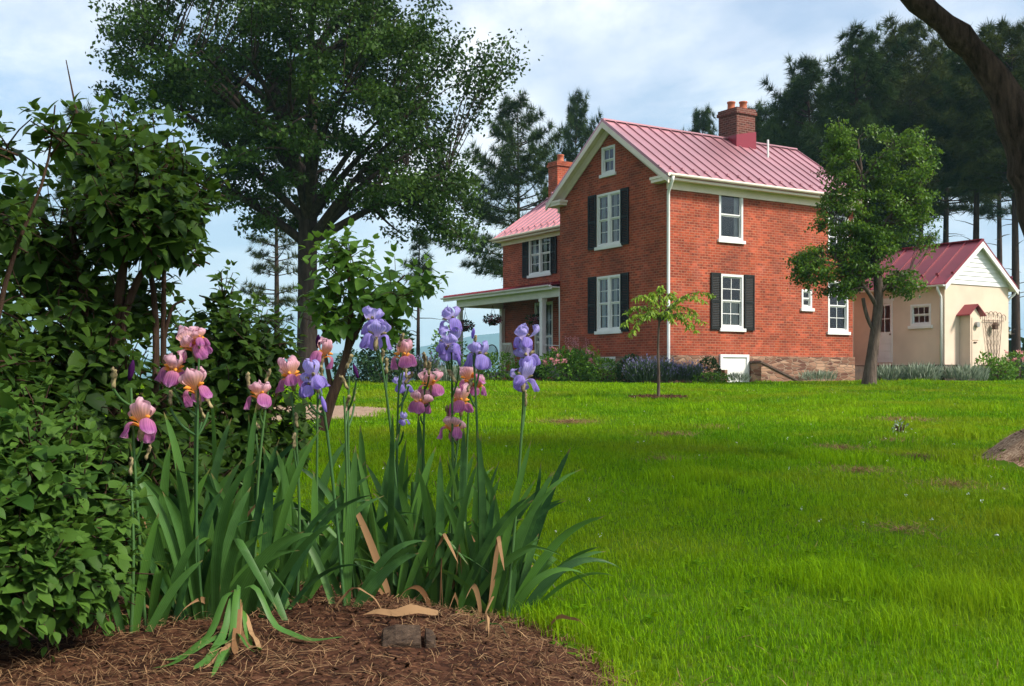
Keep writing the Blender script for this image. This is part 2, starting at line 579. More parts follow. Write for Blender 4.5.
def mat_bark(name, c0, c1, scale=6.0, stretch=0.18):
    m, nt, N, L = new_mat(name)
    out = N('ShaderNodeOutputMaterial'); b = N('ShaderNodeBsdfPrincipled'); b.inputs['Roughness'].default_value = 0.92
    b.inputs['Specular IOR Level'].default_value = 0.2
    tc = N('ShaderNodeTexCoord')
    mp = N('ShaderNodeMapping'); mp.inputs['Scale'].default_value = (1, 1, stretch)
    L(tc.outputs['Object'], mp.inputs[0])
    n = N('ShaderNodeTexNoise'); n.inputs['Scale'].default_value = scale; n.inputs['Detail'].default_value = 8; n.inputs['Roughness'].default_value = 0.7
    L(mp.outputs[0], n.inputs['Vector'])
    r = N('ShaderNodeValToRGB'); r.color_ramp.elements[0].position = 0.35; r.color_ramp.elements[1].position = 0.68
    r.color_ramp.elements[0].color = tuple(c0) + (1,); r.color_ramp.elements[1].color = tuple(c1) + (1,)
    L(n.outputs['Fac'], r.inputs[0]); L(r.outputs[0], b.inputs['Base Color'])
    bp = N('ShaderNodeBump'); bp.inputs['Strength'].default_value = 0.8; bp.inputs['Distance'].default_value = 0.03
    L(n.outputs['Fac'], bp.inputs['Height']); L(bp.outputs[0], b.inputs['Normal'])
    L(b.outputs[0], out.inputs[0])
    return m


def mat_glass(name, tint=(0.9, 0.95, 1.0)):
    m, nt, N, L = new_mat(name)
    out = N('ShaderNodeOutputMaterial')
    t = N('ShaderNodeBsdfTransparent'); t.inputs[0].default_value = (0.78, 0.82, 0.82, 1)
    g = N('ShaderNodeBsdfGlossy'); g.inputs['Roughness'].default_value = 0.03; g.inputs[0].default_value = tuple(tint) + (1,)
    fr = N('ShaderNodeFresnel'); fr.inputs['IOR'].default_value = 1.6
    tc = N('ShaderNodeTexCoord'); n = N('ShaderNodeTexNoise'); n.inputs['Scale'].default_value = 1.6
    L(tc.outputs['Object'], n.inputs['Vector'])
    bp = N('ShaderNodeBump'); bp.inputs['Strength'].default_value = 0.12; bp.inputs['Distance'].default_value = 0.03
    L(n.outputs['Fac'], bp.inputs['Height']); L(bp.outputs[0], g.inputs['Normal'])
    mx = N('ShaderNodeMixShader')
    L(fr.outputs[0], mx.inputs[0]); L(t.outputs[0], mx.inputs[1]); L(g.outputs[0], mx.inputs[2])
    L(mx.outputs[0], out.inputs[0])
    return m


def mat_lawn():
    m, nt, N, L = new_mat('lawn_soil')
    out = N('ShaderNodeOutputMaterial'); b = N('ShaderNodeBsdfPrincipled'); b.inputs['Roughness'].default_value = 1.0
    b.inputs['Specular IOR Level'].default_value = 0.0
    tc = N('ShaderNodeTexCoord')
    n = N('ShaderNodeTexNoise'); n.inputs['Scale'].default_value = 1.1; n.inputs['Detail'].default_value = 8
    L(tc.outputs['Object'], n.inputs['Vector'])
    r = N('ShaderNodeValToRGB')
    r.color_ramp.elements[0].position = 0.3; r.color_ramp.elements[1].position = 0.72
    r.color_ramp.elements[0].color = (0.035, 0.085, 0.006, 1)
    r.color_ramp.elements[1].color = (0.085, 0.165, 0.012, 1)
    L(n.outputs['Fac'], r.inputs[0])
    n3 = N('ShaderNodeTexNoise'); n3.inputs['Scale'].default_value = 14; n3.inputs['Detail'].default_value = 6
    L(tc.outputs['Object'], n3.inputs['Vector'])
    mx = N('ShaderNodeMix'); mx.data_type = 'RGBA'
    mr = N('ShaderNodeMapRange'); mr.inputs['From Min'].default_value = 0.5; mr.inputs['From Max'].default_value = 0.75; mr.inputs['To Max'].default_value = 0.5
    L(n3.outputs['Fac'], mr.inputs['Value']); L(mr.outputs[0], mx.inputs[0])
    L(r.outputs[0], mx.inputs[6]); mx.inputs[7].default_value = (0.11, 0.085, 0.03, 1)
    L(mx.outputs[2], b.inputs['Base Color'])
    L(b.outputs[0], out.inputs[0])
    return m


def mat_mulch(name, c0, c1, c2):
    m, nt, N, L = new_mat(name)
    out = N('ShaderNodeOutputMaterial'); b = N('ShaderNodeBsdfPrincipled'); b.inputs['Roughness'].default_value = 1.0
    b.inputs['Specular IOR Level'].default_value = 0.1
    tc = N('ShaderNodeTexCoord')
    vo = N('ShaderNodeTexVoronoi'); vo.inputs['Scale'].default_value = 55
    L(tc.outputs['Object'], vo.inputs['Vector'])
    sc = N('ShaderNodeSeparateColor'); L(vo.outputs['Color'], sc.inputs[0])
    n = N('ShaderNodeTexNoise'); n.inputs['Scale'].default_value = 5; n.inputs['Detail'].default_value = 8
    L(tc.outputs['Object'], n.inputs['Vector'])
    ad = N('ShaderNodeMath'); ad.operation = 'MULTIPLY_ADD'; ad.inputs[1].default_value = 0.45
    L(sc.outputs[0], ad.inputs[0])
    sb = N('ShaderNodeMath'); sb.operation = 'MULTIPLY'; sb.inputs[1].default_value = 0.6
    L(n.outputs['Fac'], sb.inputs[0]); L(sb.outputs[0], ad.inputs[2])
    r = N('ShaderNodeValToRGB')
    r.color_ramp.elements[0].position = 0.2; r.color_ramp.elements[0].color = tuple(c0) + (1,)
    r.color_ramp.elements[1].position = 0.85; r.color_ramp.elements[1].color = tuple(c2) + (1,)
    e = r.color_ramp.elements.new(0.5); e.color = tuple(c1) + (1,)
    L(ad.outputs[0], r.inputs[0]); L(r.outputs[0], b.inputs['Base Color'])
    bp = N('ShaderNodeBump'); bp.inputs['Strength'].default_value = 1.0; bp.inputs['Distance'].default_value = 0.02
    L(ad.outputs[0], bp.inputs['Height']); L(bp.outputs[0], b.inputs['Normal'])
    L(b.outputs[0], out.inputs[0])
    return m


M = {}
M['brick'] = mat_brick('red_brick', (0.39, 0.070, 0.027), (0.27, 0.042, 0.019), (0.35, 0.15, 0.09), (0.17, 0.032, 0.017))
M['brick_dark'] = mat_brick('chimney_brick', (0.15, 0.036, 0.024), (0.11, 0.028, 0.02), (0.22, 0.14, 0.11), (0.06, 0.02, 0.016))
M['stone'] = mat_stone('rubble_stone')
M['white'] = mat_plain('white_paint', (0.74, 0.74, 0.72), 0.5, var=0.05, vscale=2.5, bump=0.05, bscale=25)
M['cream'] = mat_plain('cream_trim', (0.80, 0.70, 0.60), 0.55, var=0.06)
M['porch_trim'] = mat_plain('porch_trim_paint', (0.80, 0.75, 0.74), 0.55, var=0.06)
M['shutter'] = mat_plain('black_shutter_paint', (0.007, 0.009, 0.009), 0.6, var=0.2, spec=0.25)
M['roof'] = mat_plain('red_metal_roof', (0.47, 0.235, 0.265), 0.40, 0.62, var=0.16, vscale=0.55, bump=0.03, bscale=3, spec=0.9)
M['roof_dark'] = mat_plain('dark_red_metal_roof', (0.20, 0.02, 0.035), 0.36, 0.15, var=0.22, vscale=0.9, bump=0.03, bscale=3, spec=0.45)
M['stucco'] = mat_plain('tan_stucco', (0.66, 0.52, 0.40), 0.9, var=0.13, vscale=0.9, bump=0.25, bscale=60)
M['plinth'] = mat_plain('brown_plinth', (0.075, 0.045, 0.032), 0.9, var=0.35, vscale=4, bump=0.4, bscale=25)
M['glass'] = mat_glass('window_glass')
M['curtain'] = mat_plain('curtain_cloth', (0.8, 0.8, 0.78), 0.9, var=0.12, vscale=5)
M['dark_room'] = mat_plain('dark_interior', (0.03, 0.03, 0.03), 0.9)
M['pot'] = mat_plain('terracotta', (0.42, 0.12, 0.055), 0.8, var=0.15)
M['metal'] = mat_plain('galvanised_metal', (0.32, 0.31, 0.29), 0.5, 0.4, var=0.2)
M['iron'] = mat_plain('rusty_iron', (0.10, 0.055, 0.035), 0.7, 0.3, var=0.3, vscale=9)
M['black_iron'] = mat_plain('black_iron', (0.012, 0.012, 0.013), 0.5, 0.3)
M['chair_white'] = mat_plain('weathered_white_wood', (0.55, 0.53, 0.48), 0.6, var=0.1)
M['floor'] = mat_plain('porch_floor', (0.20, 0.19, 0.18), 0.7)
M['slab'] = mat_plain('grey_stone', (0.25, 0.23, 0.20), 0.9, var=0.3, vscale=8, bump=0.4)
M['bark_maple'] = mat_bark('maple_bark', (0.016, 0.012, 0.009), (0.068, 0.050, 0.040), 9)
M['bark_pine'] = mat_bark('pine_bark', (0.022, 0.015, 0.012), (0.075, 0.05, 0.038), 8)
M['bark_house'] = mat_bark('ornamental_bark', (0.040, 0.029, 0.022), (0.15, 0.11, 0.085), 14)
M['bark_old'] = mat_bark('old_trunk_bark', (0.011, 0.008, 0.006), (0.085, 0.056, 0.042), 17)
M['bark_shrub'] = mat_bark('lilac_bark', (0.035, 0.018, 0.012), (0.105, 0.06, 0.04), 25)
M['cut_wood'] = mat_bark('cut_wood', (0.045, 0.028, 0.018), (0.15, 0.09, 0.055), 26)
M['old_wood'] = mat_bark('weathered_stump_wood', (0.025, 0.014, 0.009), (0.13, 0.085, 0.055), 30, 2.5)
M['lawn'] = mat_lawn()
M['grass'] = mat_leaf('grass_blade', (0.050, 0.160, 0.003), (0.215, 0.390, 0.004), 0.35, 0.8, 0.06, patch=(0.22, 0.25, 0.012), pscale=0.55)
M['maple_leaf'] = mat_leaf('maple_leaf', (0.012, 0.034, 0.006), (0.056, 0.115, 0.015), 0.25, 0.55, .15)
M['pine_needle'] = mat_leaf('pine_needle', (0.010, 0.028, 0.007), (0.052, 0.090, 0.018), 0.14, 0.7, 0.1)
M['pine_needle_warm'] = mat_leaf('pine_needle_warm', (0.016, 0.032, 0.006), (0.075, 0.096, 0.015), 0.14, 0.7, 0.1)
M['house_leaf'] = mat_leaf('ornamental_leaf', (0.028, 0.080, 0.009), (0.125, 0.235, 0.018), 0.35)
M['young_leaf'] = mat_leaf('young_tree_leaf', (0.12, 0.23, 0.015), (0.29, 0.41, 0.04), 0.4)
M['lilac_dark'] = mat_leaf('lilac_leaf', (0.008, 0.031, 0.005), (0.064, 0.130, 0.015), 0.36, 0.55, 0.15)
M['sapling_leaf'] = mat_leaf('sapling_leaf', (0.030, 0.090, 0.012), (0.130, 0.260, 0.030), 0.4, 0.5, 0.2)
M['lilac_bright'] = mat_leaf('low_shrub_leaf', (0.013, 0.052, 0.007), (0.085, 0.172, 0.024), 0.30, 0.55, 0.15)
M['iris_leaf'] = mat_leaf('iris_leaf', (0.016, 0.060, 0.020), (0.090, 0.215, 0.030), 0.30, 0.45, 0.3, patch=(0.085, 0.21, 0.045), pscale=11, tipcol=(0.30, 0.20, 0.08))
M['iris_stem'] = mat_leaf('iris_stem', (0.04, 0.11, 0.03), (0.075, 0.16, 0.045), 0.1)
M['dry_leaf'] = mat_leaf('dry_leaf', (0.18, 0.09, 0.04), (0.42, 0.26, 0.13), 0.2, 0.7, 0.15)
M['bush_mid'] = mat_leaf('garden_bush_leaf', (0.040, 0.120, 0.010), (0.150, 0.30, 0.025), 0.25)
M['bush_yellow'] = mat_leaf('yellow_bush_leaf', (0.17, 0.28, 0.012), (0.34, 0.46, 0.03), 0.3)
M['bush_dark'] = mat_leaf('dark_bush_leaf', (0.010, 0.035, 0.010), (0.030, 0.075, 0.018), 0.2)
M['bush_grey'] = mat_leaf('grey_leaf', (0.12, 0.17, 0.11), (0.36, 0.42, 0.32), 0.2)
M['catmint'] = mat_leaf('catmint_leaf', (0.045, 0.085, 0.045), (0.12, 0.17, 0.09), 0.2)
M['catmint_flower'] = mat_leaf('catmint_flower', (0.14, 0.12, 0.26), (0.28, 0.25, 0.42), 0.2)
M['pink_flower'] = mat_leaf('pink_flower', (0.55, 0.20, 0.22), (0.75, 0.42, 0.40), 0.3)
M['red_flower'] = mat_leaf('red_flower', (0.22, 0.02, 0.04), (0.55, 0.16, 0.22), 0.3)
M['mulch'] = mat_mulch('mulch_base', (0.010, 0.0045, 0.003), (0.038, 0.015, 0.008), (0.10, 0.044, 0.024))
M['chips'] = mat_leaf('mulch_chips', (0.020, 0.009, 0.005), (0.125, 0.060, 0.031), 0.0, 0.9, 0.1)
M['straw'] = mat_leaf('pine_straw', (0.08, 0.036, 0.016), (0.40, 0.25, 0.125), 0.1, 0.8, 0.15)
M['gravel'] = mat_mulch('gravel', (0.16, 0.10, 0.07), (0.28, 0.19, 0.13), (0.38, 0.28, 0.2))
M['heap'] = mat_mulch('heap_mulch', (0.09, 0.048, 0.028), (0.28, 0.17, 0.105), (0.50, 0.35, 0.23))
M['hill'] = mat_plain('wooded_hill', (0.035, 0.070, 0.030), 1.0, var=0.35, vscale=0.03, spec=0.0)
M['beard'] = mat_plain('iris_beard', (0.80, 0.30, 0.03), 0.8, var=0.1)
M['spathe'] = mat_plain('papery_spathe', (0.24, 0.19, 0.09), 0.8, var=0.65, vscale=90)
M['p_std'] = mat_petal('pink_standard', [(0, (0.75, 0.35, 0.10)), (0.30, (0.80, 0.46, 0.30)), (0.6, (0.78, 0.45, 0.52)), (1, (0.82, 0.54, 0.64))])
M['p_fall'] = mat_petal('magenta_fall', [(0, (0.80, 0.32, 0.04)), (0.24, (0.78, 0.33, 0.08)), (0.42, (0.60, 0.22, 0.38)), (0.85, (0.50, 0.15, 0.42)), (1, (0.66, 0.33, 0.57))])
M['v_std'] = mat_petal('lavender_standard', [(0, (0.58, 0.46, 0.66)), (0.4, (0.50, 0.44, 0.80)), (1, (0.48, 0.42, 0.80))])
M['v_fall'] = mat_petal('violet_fall', [(0, (0.72, 0.66, 0.80)), (0.3, (0.42, 0.34, 0.78)), (1, (0.36, 0.26, 0.72))])
M['b_dark'] = mat_petal('dark_bud', [(0, (0.12, 0.10, 0.08)), (1, (0.08, 0.015, 0.11))])


# ------------------------------------------------------------------ ground
def sstep(a, b, x):
    t = np.clip((x - a) / (b - a), 0, 1)
    return t * t * (3 - 2 * t)


def mound_mask(x, y):
    a = 1 - ((x + 1.02) / 1.30) ** 2 - ((y - 2.95) / 1.38) ** 2
    b = 1 - ((x + 2.6) / 1.6) ** 2 - ((y - 3.0) / 1.7) ** 2
    return np.maximum(a, b) + 0.10 * vnoise(x * 4, y * 4, 5)


def mound2_mask(x, y):
    return 1 - ((x - 4.80) / 1.02) ** 2 - ((y - 8.7) / 1.15) ** 2 + 0.10 * vnoise(x * 4, y * 4, 6)


def ring_mask(x, y):
    return 1 - ((x - 2.98) / 0.60) ** 2 - ((y - 22.2) / 0.75) ** 2 + 0.10 * vnoise(x * 5, y * 5, 8)


def path_mask(x, y):
    # bare gravel patch on the left of the lawn
    return 1 - ((x + 3.6) / 1.75) ** 2 - ((y - 16.5) / 2.3) ** 2 + 0.15 * vnoise(x * 2, y * 2, 9)


def gz(x, y, mounds=True):
    x = np.asarray(x, float); y = np.asarray(y, float)
    z = np.where(y < 3, -0.85, -0.85 + 0.65 * np.clip((y - 3) / 31.0, 0, 1))
    z = z + 0.022 * vnoise(x * 0.9, y * 0.9, 3) * sstep(1.0, 6.0, y) * (1 - sstep(24, 32, y))
    y0 = 50 + 95 * sstep(0, 14, x)
    d = np.maximum(0, y - y0)
    z = z - 26 * (1 - np.exp(-d / 120.0)) - 14 * sstep(0, 900, d)
    if mounds:
        m = mound_mask(x, y)
        z = z + 0.14 * sstep(-0.02, 0.75, m) + 0.012 * vnoise(x * 9, y * 9, 4) * sstep(0, .2, m)
        m2 = mound2_mask(x, y)
        z = z + 0.34 * sstep(-0.02, 0.9, m2)
    return z + CZ


def axis(lo, hi, core0, core1, step, growth=1.13):
    c = list(np.arange(core0, core1, step))
    s, p = step, core1
    up = []
    while p < hi:
        up.append(p); s *= growth; p += s
    up.append(hi)
    s, p = step, core0 - step
    dn = []
    while p > lo:
        dn.append(p); s *= growth; p -= s
    dn.append(lo)
    return np.array(dn[::-1] + c + up)


def grid_mesh(name, xs, ys, zf, mat, keep=None):
    X, Y = np.meshgrid(xs, ys)
    Z = zf(X, Y)
    V = np.stack([X, Y, Z], -1).reshape(-1, 3)
    nx, ny = len(xs), len(ys)
    i = (np.arange(ny - 1)[:, None] * nx + np.arange(nx - 1)[None, :]).reshape(-1)
    Q = np.stack([i, i + 1, i + nx + 1, i + nx], -1)
    if keep is not None:
        k = keep(X, Y).reshape(-1)
        Q = Q[k[Q].any(axis=1)]
    return mesh_np(name, V, Q, mat, smooth=True)


tag(grid_mesh('ground', axis(-4200, 4200, -6, 8, 0.16), axis(-120, 2600, 1.5, 12, 0.14, 1.05), gz, M['lawn']), kind='structure')
o = grid_mesh('mulch_bed', np.arange(-4.3, 0.6, 0.05), np.arange(1.4, 4.9, 0.05), lambda x, y: gz(x, y) + 0.006, M['mulch'], lambda x, y: mound_mask(x, y) > 0.0)
tag(o, kind='structure')
o = grid_mesh('mulch_heap', np.arange(3.2, 6.0, 0.05), np.arange(7.2, 10.2, 0.05), lambda x, y: gz(x, y) + 0.006, M['heap'], lambda x, y: mound2_mask(x, y) > 0.0)
tag(o, kind='structure')
o = grid_mesh('mulch_ring', np.arange(2.2, 3.8, 0.05), np.arange(21.3, 23.1, 0.05), lambda x, y: gz(x, y) + 0.03, M['mulch'], lambda x, y: ring_mask(x, y) > 0.0)
tag(o, kind='structure')
o = grid_mesh('gravel_path', np.arange(-6, -1.4, 0.12), np.arange(13.6, 19.4, 0.12), lambda x, y: gz(x, y) + 0.012, M['gravel'], lambda x, y: path_mask(x, y) > 0.0)
tag(o, kind='structure')


def hill_z(x, y):
    p = np.interp(x / 2.1, [-2200, -900, -480, -260, -130, -40, 60, 250, 700, 1500], [26, 30, 26, 32, 44, 62, 74, 66, 40, 22]) * 2.1
    r = np.exp(-((y - 3600) / 620.0) ** 2)
    n = vnoise(x * 0.006, y * 0.006, 21) * 12 + vnoise(x * 0.025, y * 0.025, 22) * 4.5
    front = 40 * np.exp(-((y - 2100) / 240.0) ** 2) * (0.6 + 0.4 * vnoise(x * 0.005, y * 0.005, 23))
    return CZ - 44 + (p + 48 + n) * r + front


tag(grid_mesh('hills', np.arange(-4200, 4200, 36.0), np.arange(1500, 4600, 36.0), hill_z, M['hill']), kind='structure')


# ------------------------------------------------------------------ house
C0 = Vector((4.866, 34.0, CZ - 0.2))
RZ = math.radians(32.079)
U = Vector((math.cos(RZ), math.sin(RZ), 0)); Vv = Vector((-math.sin(RZ), math.cos(RZ), 0))


def hw(x, y, z=0.0):
    """house coordinates to world"""
    return C0 + U * x + Vv * y + Vector((0, 0, z))


house = empty('brick_house', C0, RZ, 'two storey red brick farmhouse with red standing seam roof, black shutters and side porch', 'house')


def wall_cols(mb, mapf, a0, a1, z0, top, openings, depth=0.14, inn=None):
    """wall sheet with rectangular openings; mapf(a, z, d) gives a point, d metres behind the face"""
    xs = sorted(set([a0, a1] + [o for op in openings for o in op[:2]] + [x for x in top[1] if a0 < x < a1]))
    tp = lambda a: float(np.interp(a, top[1], top[2]))
    for p, q in zip(xs[:-1], xs[1:]):
        mid = (p + q) / 2
        ops = sorted([op for op in openings if op[0] <= mid <= op[1]], key=lambda o: o[2])
        zz = z0
        for op in ops:
            mb.quad(mapf(p, zz, 0), mapf(q, zz, 0), mapf(q, op[2], 0), mapf(p, op[2], 0))
            zz = op[3]
        mb.quad(mapf(p, zz, 0), mapf(q, zz, 0), mapf(q, tp(q), 0), mapf(p, tp(p), 0))
    for (p, q, r, s) in [op[:4] for op in openings]:
        mb.quad(mapf(p, r, 0), mapf(q, r, 0), mapf(q, r, depth), mapf(p, r, depth))
        mb.quad(mapf(p, s, depth), mapf(q, s, depth), mapf(q, s, 0), mapf(p, s, 0))
        mb.quad(mapf(p, r, 0), mapf(p, r, depth), mapf(p, s, depth), mapf(p, s, 0))
        mb.quad(mapf(q, r, depth), mapf(q, r, 0), mapf(q, s, 0), mapf(q, s, depth))


FRONT = lambda y: (lambda a, z, d: (a, y + d, z))           # face looking to -y
SIDE = lambda x: (lambda a, z, d: (x + d, a, z))            # face looking to -x


def obox(mb, mapf, a0, a1, z0, z1, d0, d1):
    p = [mapf(a, z, d) for a in (a0, a1) for z in (z0, z1) for d in (d0, d1)]
    xs = [q[0] for q in p]; ys = [q[1] for q in p]; zs = [q[2] for q in p]
    mb.box(min(xs), max(xs), min(ys), max(ys), min(zs), max(zs))


def window(parent, mapf, a0, a1, z0, z1, cols=1, rows=2, twin=False, curtain=None, sill=True, name='window'):
    """frame filling the opening, sashes, panes of glass, a sill and a curtain behind"""
    w = MB(); fr = 0.075
    obox(w, mapf, a0, a1, z1 - fr, z1, -0.012, 0.12)
    obox(w, mapf, a0, a1, z0, z0 + fr, -0.012, 0.12)
    obox(w, mapf, a0, a0 + fr, z0 + fr, z1 - fr, -0.012, 0.12)
    obox(w, mapf, a1 - fr, a1, z0 + fr, z1 - fr, -0.012, 0.12)
    win = w.build(name, M['white'], parent)
    bays = [(a0 + fr, a1 - fr)]
    if twin:
        m = (a0 + a1) / 2
        mm = MB(); obox(mm, mapf, m - 0.06, m + 0.06, z0 + fr, z1 - fr, -0.008, 0.118)
        mm.build('mullion', M['white'], win)
        bays = [(a0 + fr, m - 0.06), (m + 0.06, a1 - fr)]
    s = MB(); g = MB()
    mid = (z0 + z1) / 2
    for b0, b1 in bays:
        for k, (y0, y1) in enumerate(((z0 + fr, mid), (mid, z1 - fr))):
            dd = 0.06 if k == 0 else 0.03
            t = 0.04
            obox(s, mapf, b0, b1, y0, y0 + t, dd, dd + 0.03); obox(s, mapf, b0, b1, y1 - t, y1, dd, dd + 0.03)
            obox(s, mapf, b0, b0 + t, y0 + t, y1 - t, dd, dd + 0.03); obox(s, mapf, b1 - t, b1, y0 + t, y1 - t, dd, dd + 0.03)
            for c in range(1, cols):
                x = b0 + (b1 - b0) * c / cols
                obox(s, mapf, x - 0.011, x + 0.011, y0 + t, y1 - t, dd + 0.006, dd + 0.024)
            for r in range(1, rows):
                zc = y0 + (y1 - y0) * r / rows
                obox(s, mapf, b0 + t, b1 - t, zc - 0.011, zc + 0.011, dd + 0.008, dd + 0.022)
            qd = [mapf(b0 + t, y0 + t, dd + 0.015), mapf(b1 - t, y0 + t, dd + 0.015), mapf(b1 - t, y1 - t, dd + 0.015), mapf(b0 + t, y1 - t, dd + 0.015)]
            if abs(qd[0][0] - qd[1][0]) < 1e-6: qd = qd[::-1]          # panes face outwards
            g.quad(*qd)
    s.build('sash', M['white'], win)
    g.build('pane', M['glass'], win)
    if sill:
        q = MB(); obox(q, mapf, a0 - 0.07, a1 + 0.07, z0 - 0.11, z0 - 0.002, -0.07, 0.06)
        q.build('sill', M['white'], win, bevel=0.006)
    if curtain:
        c = MB()
        lo = z0 + (z1 - z0) * curtain[0]; hi = z0 + (z1 - z0) * curtain[1]
        for b0, b1 in bays:
            spans = [(b0, b1)] if curtain[2] >= 0.5 else [(b0, b0 + (b1 - b0) * curtain[2]), (b1 - (b1 - b0) * curtain[2], b1)]
            for c0, c1 in spans:
                n = max(6, int((c1 - c0) / 0.03))
                for i in range(n):
                    x0 = c0 + (c1 - c0) * i / n; x1 = c0 + (c1 - c0) * (i + 1) / n
                    d0 = 0.15 + 0.02 * math.sin(i * 1.9); d1 = 0.15 + 0.02 * math.sin((i + 1) * 1.9)
                    c.quad(mapf(x0, lo, d0), mapf(x1, lo, d1), mapf(x1, hi, d1), mapf(x0, hi, d0))
        c.build('curtain', M['curtain'], win)
    return win


def shutter(parent, mapf, a0, a1, z0, z1):
    m = MB()
    st = 0.055
    obox(m, mapf, a0, a0 + st, z0, z1, -0.055, -0.015); obox(m, mapf, a1 - st, a1, z0, z1, -0.055, -0.015)
    for zc in (z0, (z0 + z1) / 2 - 0.04, z1 - 0.08):
        obox(m, mapf, a0 + st, a1 - st, zc, zc + 0.08, -0.052, -0.016)
    n = int((z1 - z0) / 0.055)
    for i in range(n):
        zc = z0 + (i + 0.5) * (z1 - z0) / n
        p = [mapf(a0 + st, zc - 0.025, -0.05), mapf(a1 - st, zc - 0.025, -0.05), mapf(a1 - st, zc + 0.025, -0.02), mapf(a0 + st, zc + 0.025, -0.02)]
        m.quad(*p)
    return m.build('shutter', M['shutter'], parent)


GW, GL, GA = 8.47, 5.93, 2.965          # long wall, gable wall, apex position
ZB, ZE = 0.86, 6.55                     # brick starts, wall top
SL = 0.700                              # roof slope
PITCH_TOP = ZE + GA * SL
wins_front = [(2.13, 3.18, 4.62, 6.22), (2.20, 3.20, 1.75, 3.50), (7.20, 8.22, 1.75, 3.53), (7.20, 8.22, 4.62, 6.22), (5.90, 6.40, 2.52, 3.16)]
wins_gable = [(2.38, 3.71, 4.58, 6.36), (2.38, 3.71, 1.72, 3.57), (2.70, 3.44, 7.00, 7.92)]
mb = MB()
wall_cols(mb, FRONT(0), 0, GW, ZB, (None, [0, GW], [ZE, ZE]), wins_front)
wall_cols(mb, SIDE(0), 0, GL, ZB, (None, [0, GA, GL], [ZE, PITCH_TOP, ZE]), wins_gable)
mb.quad((GW, 0, ZB), (GW, GL, ZB), (GW, GL, ZE), (GW, 0, ZE))
mb.add([(GW, 0, ZE), (GW, GL, ZE), (GW, GA, PITCH_TOP)], [(0, 1, 2)])
mb.quad((0, GL, ZB), (GW, GL, ZB), (GW, GL, ZE), (0, GL, ZE))
# wing walls
WX, WY0, WY1, WE, WD = 2.2, GL, 13.4, 6.15, 5.0
wins_wing = [(9.75, 11.36, 4.32, 6.02 - 0.04), (9.62, 10.92, 0.40, 3.17)]
wall_cols(mb, SIDE(WX), WY0 + 0.002, WY1, 0.2, (None, [WY0, WY1], [WE, WE]), wins_wing)
wt = WE + WD / 2 * SL
mb.add([(WX, WY1, 0.2), (WX + WD, WY1, 0.2), (WX + WD, WY1, WE), (WX + WD / 2, WY1, wt), (WX, WY1, WE)], [(0, 1, 2, 3, 4)])
mb.quad((WX + WD, WY0 + .01, 0.2), (WX + WD, WY1, 0.2), (WX + WD, WY1, WE), (WX + WD, WY0 + .01, WE))
mb.build('brick_wall', M['brick'], house)
# soldier courses over the openings
for mp_, a0, a1, z0, z1 in [(SIDE(0), w[0] - .1, w[1] + .1, w[3] + .002, w[3] + .21) for w in wins_gable[:2]] + [(FRONT(0), w[0] - .1, w[1] + .1, w[3] + .002, w[3] + .21) for w in wins_front[1:3]] + [(FRONT(0), 2.03, 3.45, .862, 1.10), (SIDE(0), 2.5, 3.95, .862, 1.10)]:
    mb = MB(); obox(mb, mp_, a0, a1, z0, z1, -0.006, 0.05); mb.build('lintel', M['brick'], house)
# stone foundation
mb = MB()
mb.box(-0.05, GW + 0.05, -0.05, GL, -0.6, ZB)
mb.build('stone_foundation', M['stone'], house, bevel=0.01)
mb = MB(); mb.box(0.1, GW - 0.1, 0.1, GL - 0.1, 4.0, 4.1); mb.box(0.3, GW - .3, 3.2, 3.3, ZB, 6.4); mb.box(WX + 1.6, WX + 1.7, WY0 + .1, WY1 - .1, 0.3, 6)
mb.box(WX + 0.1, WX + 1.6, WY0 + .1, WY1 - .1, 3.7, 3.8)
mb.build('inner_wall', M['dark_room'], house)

window(house, FRONT(0), *wins_front[0], cols=1, rows=1, curtain=(0.0, 1.0, 0.2))
window(house, FRONT(0), *wins_front[1], cols=2, rows=2, curtain=(0.0, 0.55, 1.0))
window(house, FRONT(0), *wins_front[2], cols=2, rows=2)
window(house, FRONT(0), *wins_front[3], cols=2, rows=2)
window(house, FRONT(0), *wins_front[4], cols=1, rows=1)
window(house, SIDE(0), *wins_gable[0], cols=1, rows=2, twin=True, curtain=(0.0, 1.0, 0.40))
window(house, SIDE(0), *wins_gable[1], cols=1, rows=2, twin=True, curtain=(0.0, 1.0, 0.40))
window(house, SIDE(0), *wins_gable[2], cols=2, rows=1)
window(house, SIDE(WX), *wins_wing[0], cols=1, rows=2, twin=True, curtain=(0.0, 1.0, 0.35))
window(house, SIDE(WX), *wins_wing[1], cols=1, rows=2, twin=True, curtain=(0.0, 1.0, 0.35), sill=False, name='porch_door')
for a0, a1, mp, w in ((1.76, 2.18, FRONT(0), wins_front[1]), (3.22, 3.66, FRONT(0), wins_front[1]),
                      (1.94, 2.36, SIDE(0), wins_gable[0]), (3.73, 4.18, SIDE(0), wins_gable[0]),
                      (1.94, 2.36, SIDE(0), wins_gable[1]), (3.73, 4.18, SIDE(0), wins_gable[1]),
                      (9.32, 9.73, SIDE(WX), wins_wing[0]), (11.38, 11.80, SIDE(WX), wins_wing[0])):
    shutter(house, mp, a0, a1, w[2] - 0.06, w[3] + 0.02)
